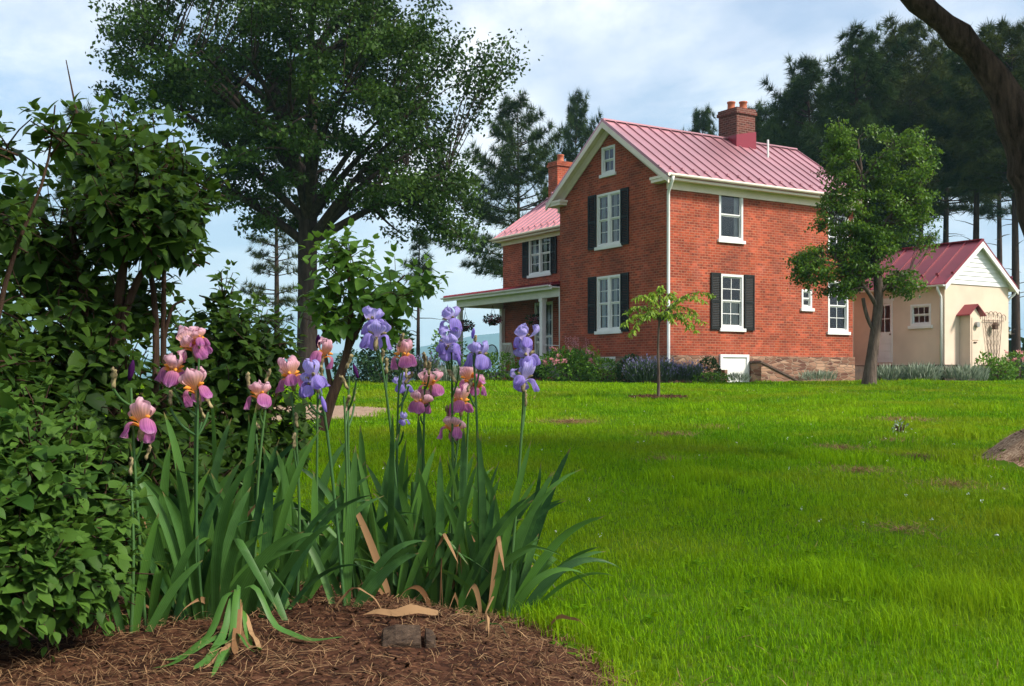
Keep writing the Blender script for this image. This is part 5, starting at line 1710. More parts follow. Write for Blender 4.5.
def blade_path(p0, d0, length, bend, n=11, out=None, kink=None):
    """blade leaving p0 along d0, bending over towards `out`"""
    p = np.array(p0, float); d = np.array(d0, float); d /= np.linalg.norm(d)
    pts = [p.copy()]; step = length / (n - 1)
    for i in range(n - 1):
        f = i / (n - 1)
        d = d + np.array([0, 0, -1.0]) * bend * (f ** 1.6) * 0.34
        if out is not None: d = d + out * bend * f * 0.16
        if kink and i == int(kink * n):
            d = np.array([d[0] * 1.6, d[1] * 1.6, -1.3 * abs(d[2])])
        d /= np.linalg.norm(d)
        p = p + d * step
        pts.append(p.copy())
    return np.array(pts)


def width_profile(n, w, base=0.75):
    t = np.linspace(0, 1, n)
    return w * np.where(t < 0.45, base + (1 - base) * t / 0.45, np.sqrt(np.clip(1 - ((t - 0.45) / 0.55) ** 1.8, 0.0004, 1)))


def fan(name, p0, az, n, L, spread, w, parent, mat, lean=(0, 0), bend=0.35, seed=0, kinks=0.12):
    rg = np.random.default_rng(seed)
    rows = []
    ax = np.array([math.cos(az), math.sin(az), 0])
    for i in range(n):
        f = (i - (n - 1) / 2) / max(1, (n - 1) / 2)
        a = f * spread + rg.normal() * 0.05
        d = np.array([0, 0, 1.0]) * math.cos(a) + ax * math.sin(a) + np.array([lean[0], lean[1], 0]) + rg.normal(size=3) * 0.045
        l = L * (1.05 - 0.32 * abs(f)) * rg.uniform(0.82, 1.12)
        bd = bend * (0.35 + 1.1 * abs(f)) * rg.uniform(0.4, 1.7)
        kk = rg.uniform(0.45, 0.75) if rg.uniform() < kinks else None
        pts = blade_path(np.array(p0) + ax * f * 0.018 * n / 2 + rg.normal(size=3) * np.array([.006, .006, 0]), d, l, bd, 12, ax * np.sign(f), kk)
        side = ax * math.cos(rg.normal() * 0.35) + np.array([-ax[1], ax[0], 0]) * math.sin(rg.normal() * 0.35)
        side = side - np.dot(side, d) / np.dot(d, d) * d; side /= np.linalg.norm(side)
        rows.append((pts, width_profile(12, w * rg.uniform(0.8, 1.2)), side, rg.uniform()))
    V, Fq, Rn, Tt = blade_mesh(rows)
    return mesh_np(name, V, Fq, mat, parent, {'rnd': Rn, 't': Tt, 's': np.tile([-1., 0., 1.], len(Rn) // 3)}, smooth=True)


def petal(kind, rg, nu=12, nw=9):
    """one petal: points (outwards, across, up) and t from base to rim"""
    V, T = [], []
    p1, p2, p3 = rg.uniform(0, 6.28, 3)
    fold = rg.uniform(0.5, 1.3); wide = rg.uniform(0.8, 1.15)
    for i in range(nu):
        t = i / (nu - 1)
        for j in range(nw):
            s = (j / (nw - 1)) * 2 - 1
            if kind == 'std':
                r = 0.004 + 0.026 * math.sin(PI * min(1, t * 0.80)) ** 1.1
                z = 0.002 + 0.058 * t ** 0.85
                w = wide * (0.005 + 0.0215 * math.sin(PI * (0.03 + 0.74 * t)) ** 1.2)
                if t > 0.8: w *= math.sqrt(max(0.05, 1 - ((t - 0.8) / 0.21) ** 2))
                r -= 0.013 * fold * s * s * math.sin(PI * min(1, t * .9))
                ru = (0.0075 * math.sin(5.5 * s + p1 + 3 * t) + 0.005 * math.sin(10 * s + p2 + 4 * t)) * t * t
                r += ru; z += 0.004 * math.sin(6.5 * s + p3) * t * t - 0.010 * s * s * t
                y = s * w + 0.002 * math.sin(9 * t + p2) * s
            else:
                r, z = petal.curve[i]
                w = wide * (0.0050 + 0.0190 * math.sin(PI * min(1, max(0, 0.02 + 0.70 * (t - 0.08)))) ** 1.5)
                if t > 0.82: w *= math.sqrt(max(0.05, 1 - ((t - 0.82) / 0.19) ** 2))
                y = s * w
                z -= 0.006 * s * s * (1.2 - t)
                r -= 0.012 * fold * s * s * t
                r += (0.006 * math.sin(5 * s + p1 + 5 * t) + 0.004 * math.sin(9 * s + p2)) * t * t
                y += 0.003 * math.sin(6 * t + p3) * t
            V.append((r, y, z)); T.append(t)
    Fc = []
    for i in range(nu - 1):
        for j in range(nw - 1):
            q = i * nw + j
            Fc.append((q, q + 1, q + nw + 1, q + nw))
    return np.array(V), np.array(Fc), np.array(T)


def fall_curve(n, L, rise, drop):
    r, z, a = 0.005, 0.0, rise
    out = []
    for i in range(n):
        out.append((r, z))
        t = i / (n - 1)
        a = rise + (drop - rise) * min(1, max(0, (t - 0.12) / 0.40)) ** 1.1
        r += math.cos(a) * L / (n - 1); z += math.sin(a) * L / (n - 1)
    return out


def rotz(V, a):
    c, s = math.cos(a), math.sin(a)
    return np.stack([V[:, 0] * c - V[:, 1] * s, V[:, 0] * s + V[:, 1] * c, V[:, 2]], -1)


def make_bloom(kind, seed, openness=1.0):
    """parts of a bloom as mesh data; local origin at the top of the stem"""
    rg = np.random.default_rng(seed)
    out = {}
    for nm, k, mt in (('standard_petals', 'std', M['p_std' if kind == 'p' else 'v_std']), ('fall_petals', 'fall', M['p_fall' if kind == 'p' else 'v_fall'])):
        Vs, Fs, Ts, b = [], [], [], 0
        for q in range(3):
            if k == 'fall': petal.curve = fall_curve(12, 0.076 * rg.uniform(0.85, 1.12), 0.55 + rg.normal() * .15, -1.42 + rg.normal() * 0.20)
            v, f, t = petal(k, rg)
            if k == 'std':
                v = v * np.array([rg.uniform(.75, 1.3), rg.uniform(.9, 1.1), rg.uniform(.72, 1.1)])
                tl = rg.normal() * .22; v = np.stack([v[:, 0] * math.cos(tl) + v[:, 2] * math.sin(tl), v[:, 1], v[:, 2] * math.cos(tl) - v[:, 0] * math.sin(tl)], -1)
            v = rotz(v, q * 2 * PI / 3 + (PI / 3 if k == 'fall' else 0) + rg.normal() * 0.12)
            Vs.append(v); Fs.append(f + b); Ts.append(t); b += len(v)
        o = mesh_np(nm, np.concatenate(Vs), np.concatenate(Fs), mt, attrs={'t': np.concatenate(Ts), 's': np.tile(np.linspace(-1, 1, 9), len(np.concatenate(Ts)) // 9)}, smooth=True)
        out[nm] = o.data; bpy.data.objects.remove(o)
    m = MB()
    for q in range(3):
        a = q * 2 * PI / 3 + PI / 3
        cv = fall_curve(9, 0.078, 0.5, -1.35)
        m.tube([(r * math.cos(a), r * math.sin(a), z + 0.006) for r, z in cv[1:4]], [0.0045, 0.006, 0.002], 6)
    o = m.build('beard', M['beard'] if kind == 'p' else M['spathe'], smooth=True); out['beard'] = o.data; bpy.data.objects.remove(o)
    m = MB()
    m.lathe([(0.004, -0.042), (0.007, -0.032), (0.0085, -0.018), (0.006, -0.004), (0.004, 0.003)], n=8)
    o = m.build('spathe', M['spathe'], smooth=True); out['spathe'] = o.data; bpy.data.objects.remove(o)
    return out


BLOOMS = {k: [make_bloom(k, s + (0 if k == 'p' else 50)) for s in range(9)] for k in 'pv'}
o = MB().lathe([(0.003, -0.03), (0.006, -0.02), (0.0065, -0.008), (0.0045, 0.002), (0.008, 0.010), (0.0055, 0.018), (0.009, 0.024), (0.002, 0.028)], n=7).build('bud', M['spathe'], smooth=True)
for v_ in o.data.vertices: v_.co += Vector((random.gauss(0, .0022), random.gauss(0, .0022), random.gauss(0, .002)))
BUD_DRY = o.data; bpy.data.objects.remove(o)
VB = []
for z, r in ((-0.025, .004), (-0.01, .007), (0.006, .009), (0.02, .007), (0.034, .002)): VB.append((r, z))
o = MB().lathe(VB, n=8).build('bud', M['b_dark'], smooth=True)
at_ = o.data.attributes.new('t', 'FLOAT', 'POINT'); at_.data.foreach_set('value', np.ones(len(o.data.vertices), np.float32))
BUD_DARK = o.data; bpy.data.objects.remove(o)
o = MB().lathe(VB, n=8).build('bud', M['v_fall'], smooth=True)
at_ = o.data.attributes.new('t', 'FLOAT', 'POINT'); at_.data.foreach_set('value', np.ones(len(o.data.vertices), np.float32))
BUD_VIOLET = o.data; bpy.data.objects.remove(o)

BI = [0]


def iris(label, d, basepx, blooms, buds, fan_n=4, fanL=0.42, bend=0.3, via=None, sc=1.0):
    """blooms: (px, py, kind, scale); buds: (px, py, 'dry'|'dark'|'violet')"""
    BI[0] += 1
    if basepx > 390: d *= 1.09; blooms = [(p[0], p[1], p[2], p[3] * 1.05) for p in blooms]
    rg = np.random.default_rng(300 + BI[0])
    bx = (basepx - 512) / F * d
    base = np.array([bx, d, ground_at(bx, d) - 0.02])
    t = empty('iris_plant', base, 0, label, 'iris', 'bearded irises in the mulch bed')
    main = None
    pts_all = [W(p[0], p[1], d) for p in blooms] + [W(p[0], p[1], d) for p in buds]
    tops = sorted(range(len(pts_all)), key=lambda i: -pts_all[i][2])
    top = np.array(pts_all[tops[0]]) - base
    lines = []
    dep = 0.03
    mid = np.array(W(via[0], via[1], d)) - base if via else top * 0.5 + np.array([rg.normal() * 0.012, rg.normal() * 0.015, 0])
    b0 = np.array([0, 0, 0.0])
    ctrl = 2 * mid - 0.5 * (b0 + top)
    stemp = bez(b0, ctrl, top - np.array([0, 0, 0.045]), 14)
    lines.append((stemp, np.linspace(0.0060, 0.0036, 14)))
    for n_, i in enumerate(range(len(pts_all))):
        p = np.array(pts_all[i]) - base
        isb = i < len(blooms)
        off = np.array([0, rg.uniform(-0.05, 0.03) if i != tops[0] else 0, 0])
        p = p + off
        if i != tops[0]:
            k = int(np.argmin(np.abs(stemp[:, 2] - (p[2] - 0.10))))
            a = stemp[k]
            e = p - np.array([0, 0, 0.045 if isb else 0.03])
            lines.append((bez(a, (a + e) / 2 + np.array([(e[0] - a[0]) * 0.25, 0, -0.01]), e, 6), np.full(6, 0.0038)))
        if isb:
            px, py, kind, s = blooms[i]
            bm = BLOOMS[kind][int(rg.integers(0, 9))]
            r = empty('bloom', tuple(p), rg.uniform(0, 6.28), parent=t)
            r.rotation_euler = (rg.normal() * 0.16, rg.normal() * 0.16, rg.uniform(0, 6.28))
            r.scale = (s * .96,) * 3
            for nm, me in bm.items():
                q = bpy.data.objects.new(nm, me); COL.objects.link(q); q.parent = r
        else:
            me = {'dry': BUD_DRY, 'dark': BUD_DARK, 'violet': BUD_VIOLET}[buds[i - len(blooms)][2]]
            q = bpy.data.objects.new('bud', me); COL.objects.link(q); q.parent = t
            q.location = tuple(p); q.rotation_euler = (rg.normal() * 0.3, rg.normal() * 0.3, rg.uniform(0, 6)); q.scale = (sc * .85 * rg.uniform(.8, 1.2),) * 3
    V, Q = tube_np(lines, 6)
    mesh_np('stem', V, Q, M['iris_stem'], t, {'rnd': np.full(len(V), rg.uniform())}, smooth=True)
    if fan_n:
        fan('leaf_fan', (0, 0, 0), rg.uniform(-0.5, 0.5), fan_n, fanL, 0.42, 0.0135, t, M['iris_leaf'], (rg.normal() * 0.08, rg.normal() * 0.08), bend, 500 + BI[0])
    return t


iris('iris with one wide pink and orange bloom below two shrivelled buds, lowest at the left', 3.05, 146, [(145, 424, 'p', 1.18)], [(120, 378, 'dry'), (131, 372, 'dark'), (150, 452, 'dry')], 4, 0.40)
iris('tallest left iris with three crowded magenta and orange blooms', 3.15, 196, [(190, 348, 'p', 1.1), (172, 372, 'p', 1.05), (199, 340, 'p', .62)], [(168, 398, 'dry')], 4, 0.46)
iris('iris with a single peach topped magenta bloom just below the crowded three', 3.15, 204, [(196, 391, 'p', 1.1)], [(200, 412, 'dry'), (206, 402, 'dry')], 4, 0.44)
iris('small pale pink iris bloom with papery buds between left and middle clumps', 3.3, 255, [(261, 397, 'p', .95)], [(250, 380, 'dry'), (268, 376, 'dry'), (256, 424, 'dry')], 4, 0.44)
iris('iris with a pink and magenta bloom touching the pale lavender one', 3.4, 296, [(291, 378, 'p', 1.05)], [(297, 420, 'dry'), (296, 440, 'dry')], 3, 0.46)
iris('iris with a very pale lavender bloom on a leaning stem', 3.35, 345, [(314, 380, 'v', 1.05), (309, 388, 'v', .85)], [(326, 405, 'violet')], 3, 0.45, via=(326, 420))
iris('orange pink iris bloom standing in front of the maple trunk', 3.7, 316, [(323, 356, 'p', 1.0)], [(318, 342, 'dark'), (322, 372, 'dry')], 3, 0.44)
iris('violet iris with two stacked lavender blooms, leftmost of the violet ones', 3.55, 404, [(374, 322, 'v', 1.0), (378, 338, 'v', 1.15)], [(382, 356, 'dry'), (386, 366, 'dry')], 5, 0.50, via=(390, 420))
iris('pink and orange iris bloom between the two left violet stems', 3.65, 402, [(402, 358, 'p', 1.08)], [(401, 340, 'dry'), (408, 378, 'dry')], 4, 0.50)
iris('iris with two pink blooms stepped one above the other', 3.65, 418, [(431, 386, 'p', 1.05), (421, 404, 'p', 1.0)], [(425, 360, 'dry'), (430, 368, 'dry')], 4, 0.50)
iris('tall violet iris with pale top bloom over darker violet ones', 3.55, 451, [(451, 322, 'v', .95), (449, 345, 'v', 1.1), (447, 352, 'v', .8)], [(459, 360, 'violet'), (453, 376, 'dry')], 5, 0.50)
iris('violet iris with a tight purple bud over one broad bloom', 3.5, 480, [(479, 358, 'v', 1.15)], [(473, 334, 'violet'), (475, 342, 'dry'), (470, 385, 'dry')], 5, 0.52)
iris('pink iris bloom half hidden behind the broad violet bloom', 3.65, 462, [(469, 380, 'p', 1.0), (476, 388, 'p', .8)], [], 3, 0.48)
iris('iris with two pale pink blooms, lowest in the right clump', 3.6, 446, [(461, 404, 'p', 1.05), (453, 430, 'p', 1.0)], [(447, 412, 'dry')], 4, 0.50)
iris('rightmost violet iris with three lavender blooms on a single curved stem', 3.45, 506, [(524, 340, 'v', 1.0), (528, 358, 'v', 1.0), (523, 380, 'v', 1.05)], [(525, 398, 'dry')], 4, 0.46, via=(521, 440))
iris('short violet iris bloom low behind the orange pink one', 3.9, 400, [(402, 386, 'v', .9), (404, 420, 'v', .5)], [(406, 372, 'dry')], 3, 0.44)
iris('withered iris stalk with brown buds and no bloom, left of the leftmost violet iris', 3.5, 356, [], [(353, 395, 'dry'), (349, 362, 'dry'), (358, 372, 'dark')], 3, 0.44)
iris('second withered iris stalk with drooping brown buds, in front of the gravel patch', 3.45, 346, [], [(344, 382, 'dry'), (346, 402, 'dry')], 3, 0.44)
iris('iris stalk ending in one brown bud beside the lowest left bloom', 2.95, 130, [], [(131, 466, 'dry')], 4, 0.36)

# leaf fans with no stalk of their own
FANG = 'flowerless iris leaf fans in the mulch bed'
k = 0
for px, d, n, L, lean, bend, az in [
    (176, 3.05, 7, .44, (-.14, -.10), .5, 0.2), (205, 3.0, 7, .46, (0, -.12), .45, 0.0), (232, 3.1, 7, .47, (.02, -.06), .4, -0.2), (258, 3.15, 6, .46, (.12, -.08), .5, .3),
    (190, 3.3, 6, .50, (-.06, 0), .35, .4), (222, 3.35, 7, .52, (0, 0), .3, -.3), (250, 3.35, 6, .52, (.08, 0), .3, .1), (280, 3.3, 6, .44, (.12, -.05), .5, .2), (165, 3.2, 6, .42, (-.22, -.05), .5, .1),
    (308, 3.6, 4, .40, (-.05, -.05), .5, .3), (345, 3.55, 6, .44, (-.16, -.06), .6, -.2), (370, 3.5, 7, .46, (-.05, -.06), .45, .2),
    (392, 3.45, 7, .48, (0, -.08), .35, 0), (415, 3.5, 7, .50, (0, -.08), .3, .2), (440, 3.45, 7, .50, (.02, -.1), .3, -.1), (462, 3.5, 7, .50, (.04, -.06), .35, .1), (485, 3.45, 7, .50, (.12, -.06), .4, 0), (500, 3.5, 7, .48, (.22, -.02), .55, .1),
    (430, 3.7, 7, .52, (0, .0), .3, .3), (470, 3.75, 7, .52, (.05, 0), .3, -.3), (395, 3.75, 7, .50, (-.05, 0), .3, .2), (366, 3.75, 6, .48, (0, 0), .4, 0), (512, 3.6, 5, .44, (.42, -.06), .55, 0)]:
    d = d + (.34 if px > 320 else .14)
    L = L + (.05 if px > 320 else .045)
    x = (px - 512) / F * d
    t = empty('iris_plant', (x, d, ground_at(x, d) - 0.02), 0, 'sword leaved iris fan without a flower stalk among the blooming irises', 'iris', FANG)
    fan('leaf_fan', (0, 0, 0), az, n + 2, L * 1.12, .42, 0.0150, t, M['iris_leaf'], lean, bend * 1.3, 800 + k, 0.22)
    if k % 2 == 0 or 9 < k < 16:
        fan('withered_leaf', (0, 0, 0), az + 1.2, 3, L * .75, .5, 0.012, t, M['dry_leaf'], (RNG.normal() * .3, -.22), 1.0, 900 + k, .85)
    k += 1
# the collapsed fan lying towards the camera
x, d = (240 - 512) / F * 3.0, 3.0
g0 = ground_at(x, d)
t = empty('iris_plant', (x, d, g0), 0, 'collapsed iris fan with limp yellowing leaves flopped onto the mulch', 'iris')
rows, rows2 = [], []
rg = np.random.default_rng(77)
for i in range(15):
    a = -PI / 2 + .20 + rg.normal() * 0.22
    L = rg.uniform(.25, .50); tt = np.linspace(0, 1, 16)
    h0 = rg.uniform(.05, .13)
    cur = rg.normal() * .35
    aa = a + cur * tt
    dx_ = np.cumsum(np.cos(aa)) * L / 16; dy_ = np.cumsum(np.sin(aa)) * L / 16
    zz = h0 * np.sin(np.minimum(1, tt * 2.2 + .35) * PI) * (tt < .45) + .012 + rg.uniform(0, .02) + .008 * np.sin(tt * 9 + rg.uniform(0, 6))
    zz = zz + (gz(x + dx_, d + dy_) - g0)
    p = np.stack([dx_, dy_, zz], -1); p[1:-1] = .25 * p[:-2] + .5 * p[1:-1] + .25 * p[2:]
    tw = rg.normal() * .5
    (rows2 if i % 3 == 0 else rows).append((p, width_profile(16, rg.uniform(.007, .012)), np.array([-math.sin(a) * math.cos(tw), math.cos(a) * math.cos(tw), math.sin(tw)]), rg.uniform()))
V, Fq, Rn, Tt = blade_mesh(rows); mesh_np('leaf_fan', V, Fq, M['iris_leaf'], t, {'rnd': Rn * .5 + .5, 't': Tt, 's': np.tile([-1., 0., 1.], len(Rn) // 3)}, smooth=True)
V, Fq, Rn, Tt = blade_mesh(rows2); mesh_np('withered_leaf', V, Fq, M['dry_leaf'], t, {'rnd': Rn, 't': Tt, 's': np.tile([-1., 0., 1.], len(Rn) // 3)}, smooth=True)


def loose_leaf(label, a, b, d, hw_, h, mat, seed, name='dry_leaf', twist=.4):
    pa, pb = np.array(W(a[0], a[1], d)), np.array(W(b[0], b[1], d - 0.05))
    pa[2] = ground_at(pa[0], pa[1]) + 0.02; pb[2] = ground_at(pb[0], pb[1]) + 0.015
    mid = (pa + pb) / 2 + np.array([0, 0, h])
    pts = bez(pa, mid, pb, 12) - pa
    rr_ = np.random.default_rng(seed + 60)
    q_ = np.linspace(0, 1, 12)
    pts[:, 1] += .012 * np.sin(q_ * 5 + rr_.uniform(0, 6)); pts[:, 2] += .006 * np.sin(q_ * 11 + rr_.uniform(0, 6)) * np.sin(q_ * PI)
    dr = pts[-1] / np.linalg.norm(pts[-1])
    s = np.cross(dr, [0, 0, 1.]); s /= np.linalg.norm(s); s = s * math.cos(twist) + np.array([0, 0, 1.]) * math.sin(twist)
    V, Fq, Rn, Tt = blade_mesh([(pts, hw_ * np.interp(q_, [0, .12, .35, .6, .85, 1], [.45, .75, 1, .8, .4, .02]) * (1 + .12 * np.sin(q_ * 17 + seed)), s, np.random.default_rng(seed).uniform())])
    o = mesh_np(name, V, Fq, mat, None, {'rnd': Rn, 't': Tt * .5, 's': np.tile([-1., 0., 1.], len(Rn) // 3)}, smooth=True, loc=tuple(pa))
    return tag(o, label, 'leaf')


loose_leaf('large curled tan iris leaf lying across the mulch in front of the right clump', (438, 580), (362, 602), 3.22, .017, .025, M['dry_leaf'], 1, twist=.7)
loose_leaf('green yellow fallen iris leaf pointing right beside the tan curled leaf', (478, 590), (508, 622), 3.2, .011, .05, M['iris_leaf'], 3, 'fallen_leaf')
loose_leaf('narrow brown dry leaf hanging down the right side of the mulch mound', (498, 592), (540, 636), 3.2, .009, .03, M['dry_leaf'], 4)
loose_leaf('short upright tan dry leaf at the foot of the right clump', (486, 588), (489, 620), 3.15, .010, .09, M['dry_leaf'], 5, twist=1.1)
loose_leaf('bent brown dry leaf on the mulch left of the tan curled leaf', (336, 580), (384, 588), 3.25, .011, .12, M['dry_leaf'], 6, twist=.2)
loose_leaf('pale dry leaf arching over the edge of the lawn', (545, 540), (592, 572), 3.5, .010, .12, M['dry_leaf'], 8, twist=.9)

# sawn stump end in the mulch
x, d = (411 - 512) / F * 2.88, 2.88
m = MB()
prof = [(-.085, -.01), (-.075, .026), (-.04, .036), (.026, .032), (.030, -.01)]
m.prism([(a, 0, z - .02) for a, z in prof], (0, .12, .01))
m.prism([(.036, .004, -.02), (.040, .004, .020), (.060, .01, .010), (.075, .012, -.02)], (0, .10, 0))
st = m.build('tree_stump', M['old_wood'], bevel=0.003)
st.location = (x, d, ground_at(x, d) + .005); st.rotation_euler = (0.1, 0, .1)
tag(st, 'split grey brown stump of old wood half buried in the mulch', 'stump')


# mulch straw and chips ---------------------------------------------------
def litter():
    def place(n, mask, box, minm):
        x = RNG.uniform(box[0], box[1], n * 3); y = RNG.uniform(box[2], box[3], n * 3)
        k = mask(x, y) > minm
        return x[k][:n], y[k][:n]
    # straw
    x, y = place(30000, mound_mask, (-3.2, .5, 1.9, 4.6), -0.05)
    k = (RNG.uniform(0, 1, len(x)) < np.clip(.28 + .8 * vnoise(x * 5, y * 5, 31) + .6 * sstep(-.2, -1.0, x) + .25 * sstep(2.9, 2.4, y), .06, 1))
    x, y = x[k], y[k]
    xh, yh = place(4500, mound2_mask, (3.3, 5.9, 7.3, 10), 0.0)
    x = np.concatenate([x, xh]); y = np.concatenate([y, yh]); n = len(x)
    a = RNG.uniform(0, 2 * PI, n); L = RNG.uniform(.02, .08, n)
    T = np.array([(-.5, 0, 0), (.5, 0, 0), (-.5, .5, 1), (.5, .5, 1), (-.4, 1, .2), (.4, 1, .2)])
    TF = np.array([(0, 1, 3, 2), (2, 3, 5, 4)])
    d = np.stack([np.cos(a), np.sin(a), RNG.normal(size=n) * .14], -1)
    R = frames(d, RNG.normal(size=(n, 3)) * .3 + np.array([0, 0, 1.]))
    sc = np.stack([RNG.uniform(.0006, .0014, n), L, RNG.uniform(0, .016, n)], -1)
    P = np.stack([x, y, gz(x, y) + .009 + RNG.uniform(0, .012, n)], -1)
    V, Q = scatter(T, TF, P, R, sc[:, None, :])
    o = mesh_np('pine_straw', V, Q, M['straw'], None, {'rnd': np.repeat(RNG.uniform(0, 1, n), 6)})
    tag(o, kind='stuff')
    # chips
    x, y = place(26000, mound_mask, (-3.2, .5, 1.9, 4.6), 0.0)
    x2, y2 = place(500, mound2_mask, (3.3, 5.7, 7.3, 10), 0.0)
    x3, y3 = place(900, ring_mask, (2.2, 3.8, 21.2, 23.2), 0.0)
    big = np.concatenate([np.ones(len(x)), np.full(len(x2), 1.6), np.full(len(x3), 2.2)])
    x = np.concatenate([x, x2, x3]); y = np.concatenate([y, y2, y3]); n = len(x)
    B = np.array([(-.5, 0, 0), (.5, 0, 0), (.5, 1, 0), (-.4, 1, 0), (-.4, .05, .5), (.4, .05, .5), (.45, .9, .5), (-.4, .95, .5)])
    BF = np.array([(4, 5, 6, 7), (0, 1, 5, 4), (1, 2, 6, 5), (2, 3, 7, 6), (3, 0, 4, 7)])
    a = RNG.uniform(0, 2 * PI, n)
    d = np.stack([np.cos(a), np.sin(a), RNG.normal(size=n) * .35], -1)
    R = frames(d, RNG.normal(size=(n, 3)) * .5 + np.array([0, 0, 1.]))
    sc = np.stack([RNG.uniform(.002, .008, n), RNG.uniform(.008, .030, n), RNG.uniform(.002, .008, n)], -1) * big[:, None]
    P = np.stack([x, y, gz(x, y) + .004], -1)
    P[-len(x3):, 2] += .03
    V, Q = scatter(B, BF, P, R, sc[:, None, :])
    tag(mesh_np('mulch_chips', V, Q, M['chips'], None, {'rnd': np.repeat(RNG.uniform(0, 1, n), 8)}), kind='stuff')


litter()


# lawn grass ----------------------------------------------------------------
def bed_mask(x, y):
    # planting bed along the house: distance in front of the long wall and the gable wall
    rx, ry = x - C0.x, y - C0.y
    lx = rx * U.x + ry * U.y; ly = rx * Vv.x + ry * Vv.y
    house_ = (lx > -1.9) & (ly > -1.5) & (lx < 16) & (ly < 15)
    return house_


SPOTS = [(2.45, 13.2, .28), (1.75, 12.0, .35), (3.1, 10.3, .35), (4.0, 11.2, .3), (2.65, 8.3, .38), (3.0, 7.4, .3), (.50, 2.75, .24), (1.35, 9.2, .3), (.75, 14.2, .4), (3.5, 9.4, .35), (5.2, 14.5, .5), (2.0, 5.6, .2), (3.9, 6.9, .5)]


def dry_grass():
    X, Y = [], []
    for px_, py_, r_ in SPOTS:
        n = int(1500 * r_ * r_ / .09 * .5)
        a = RNG.uniform(0, 2 * PI, n); q = r_ * np.abs(RNG.normal(size=n)) * .6
        X.append(px_ + q * np.cos(a)); Y.append(py_ + q * 1.15 * np.sin(a))
    n = 2600                                   # clippings all over
    q = RNG.uniform(2.6, 26, n); X.append(RNG.uniform(-.5, .52, n) * q); Y.append(q)
    x = np.concatenate(X); y = np.concatenate(Y)
    k = (mound_mask(x, y) < .05) & (mound2_mask(x, y) < 0) & (path_mask(x, y) < 0); x, y = x[k], y[k]; n = len(x)
    a = RNG.uniform(0, 2 * PI, n)
    d = np.stack([np.cos(a), np.sin(a), RNG.uniform(.0, .7, n)], -1)
    T = LEAF_Q[0] * np.array([.07, 1, 1])
    V, Q = scatter(T, LEAF_Q[1], np.stack([x, y, gz(x, y) + .008], -1), frames(d, RNG.normal(size=(n, 3)) * .4 + np.array([0, 0, 1.])), RNG.uniform(.03, .075, n) * np.maximum(1, y / 9))
    tag(mesh_np('dry_grass', V, Q, M['straw'], None, {'rnd': np.repeat(RNG.uniform(0, .8, n), 4)}), kind='stuff')


dry_grass()


def lawn_weeds():
    # rosettes of broad leaves and a little clover among the blades
    n = 420
    q = 2.6 + 24 * RNG.uniform(0, 1, n) ** 1.6
    x = RNG.uniform(-.45, .52, n) * q; y = q
    k = (mound_mask(x, y) < -.05) & (mound2_mask(x, y) < -.1) & (path_mask(x, y) < -.1) & (vnoise(x * .7, y * .7, 71) > -.35)
    x, y = x[k], y[k]; n = len(x); m = 9
    X = np.repeat(x, m) + RNG.normal(size=n * m) * .02; Y = np.repeat(y, m) + RNG.normal(size=n * m) * .02
    a = RNG.uniform(0, 2 * PI, n * m)
    d = np.stack([np.cos(a), np.sin(a), RNG.uniform(.15, .9, n * m)], -1)
    sz = np.repeat(RNG.uniform(.022, .050, n), m) * RNG.uniform(.6, 1.2, n * m)
    V, Q = scatter(LEAF_L[0] * np.array([.8, 1, 1]), LEAF_L[1], np.stack([X, Y, gz(X, Y) + .02], -1), frames(d, RNG.normal(size=(n * m, 3)) * .2 + np.array([0, 0, 1.])), sz)
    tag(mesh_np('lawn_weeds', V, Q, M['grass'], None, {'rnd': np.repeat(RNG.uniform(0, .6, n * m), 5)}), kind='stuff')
    n = 170
    q = 5 + 22 * RNG.uniform(0, 1, n); x = RNG.uniform(-.3, .5, n) * q + vnoise(q, q * .3, 72)
    k = (mound_mask(x, q) < -.05) & (mound2_mask(x, q) < -.1) & (path_mask(x, q) < -.1); x, q = x[k], q[k]; n = len(x); m = 5
    X = np.repeat(x, m); Y = np.repeat(q, m)
    V, Q = scatter(LEAF_Q[0], LEAF_Q[1], np.stack([X, Y, gz(X, Y) + .055], -1) + RNG.normal(size=(n * m, 3)) * .004, frames(unit(n * m), RNG.normal(size=(n * m, 3))), RNG.uniform(.006, .011, n * m))
    tag(mesh_np('clover_flowers', V, Q, M['curtain'], None), kind='stuff')


lawn_weeds()


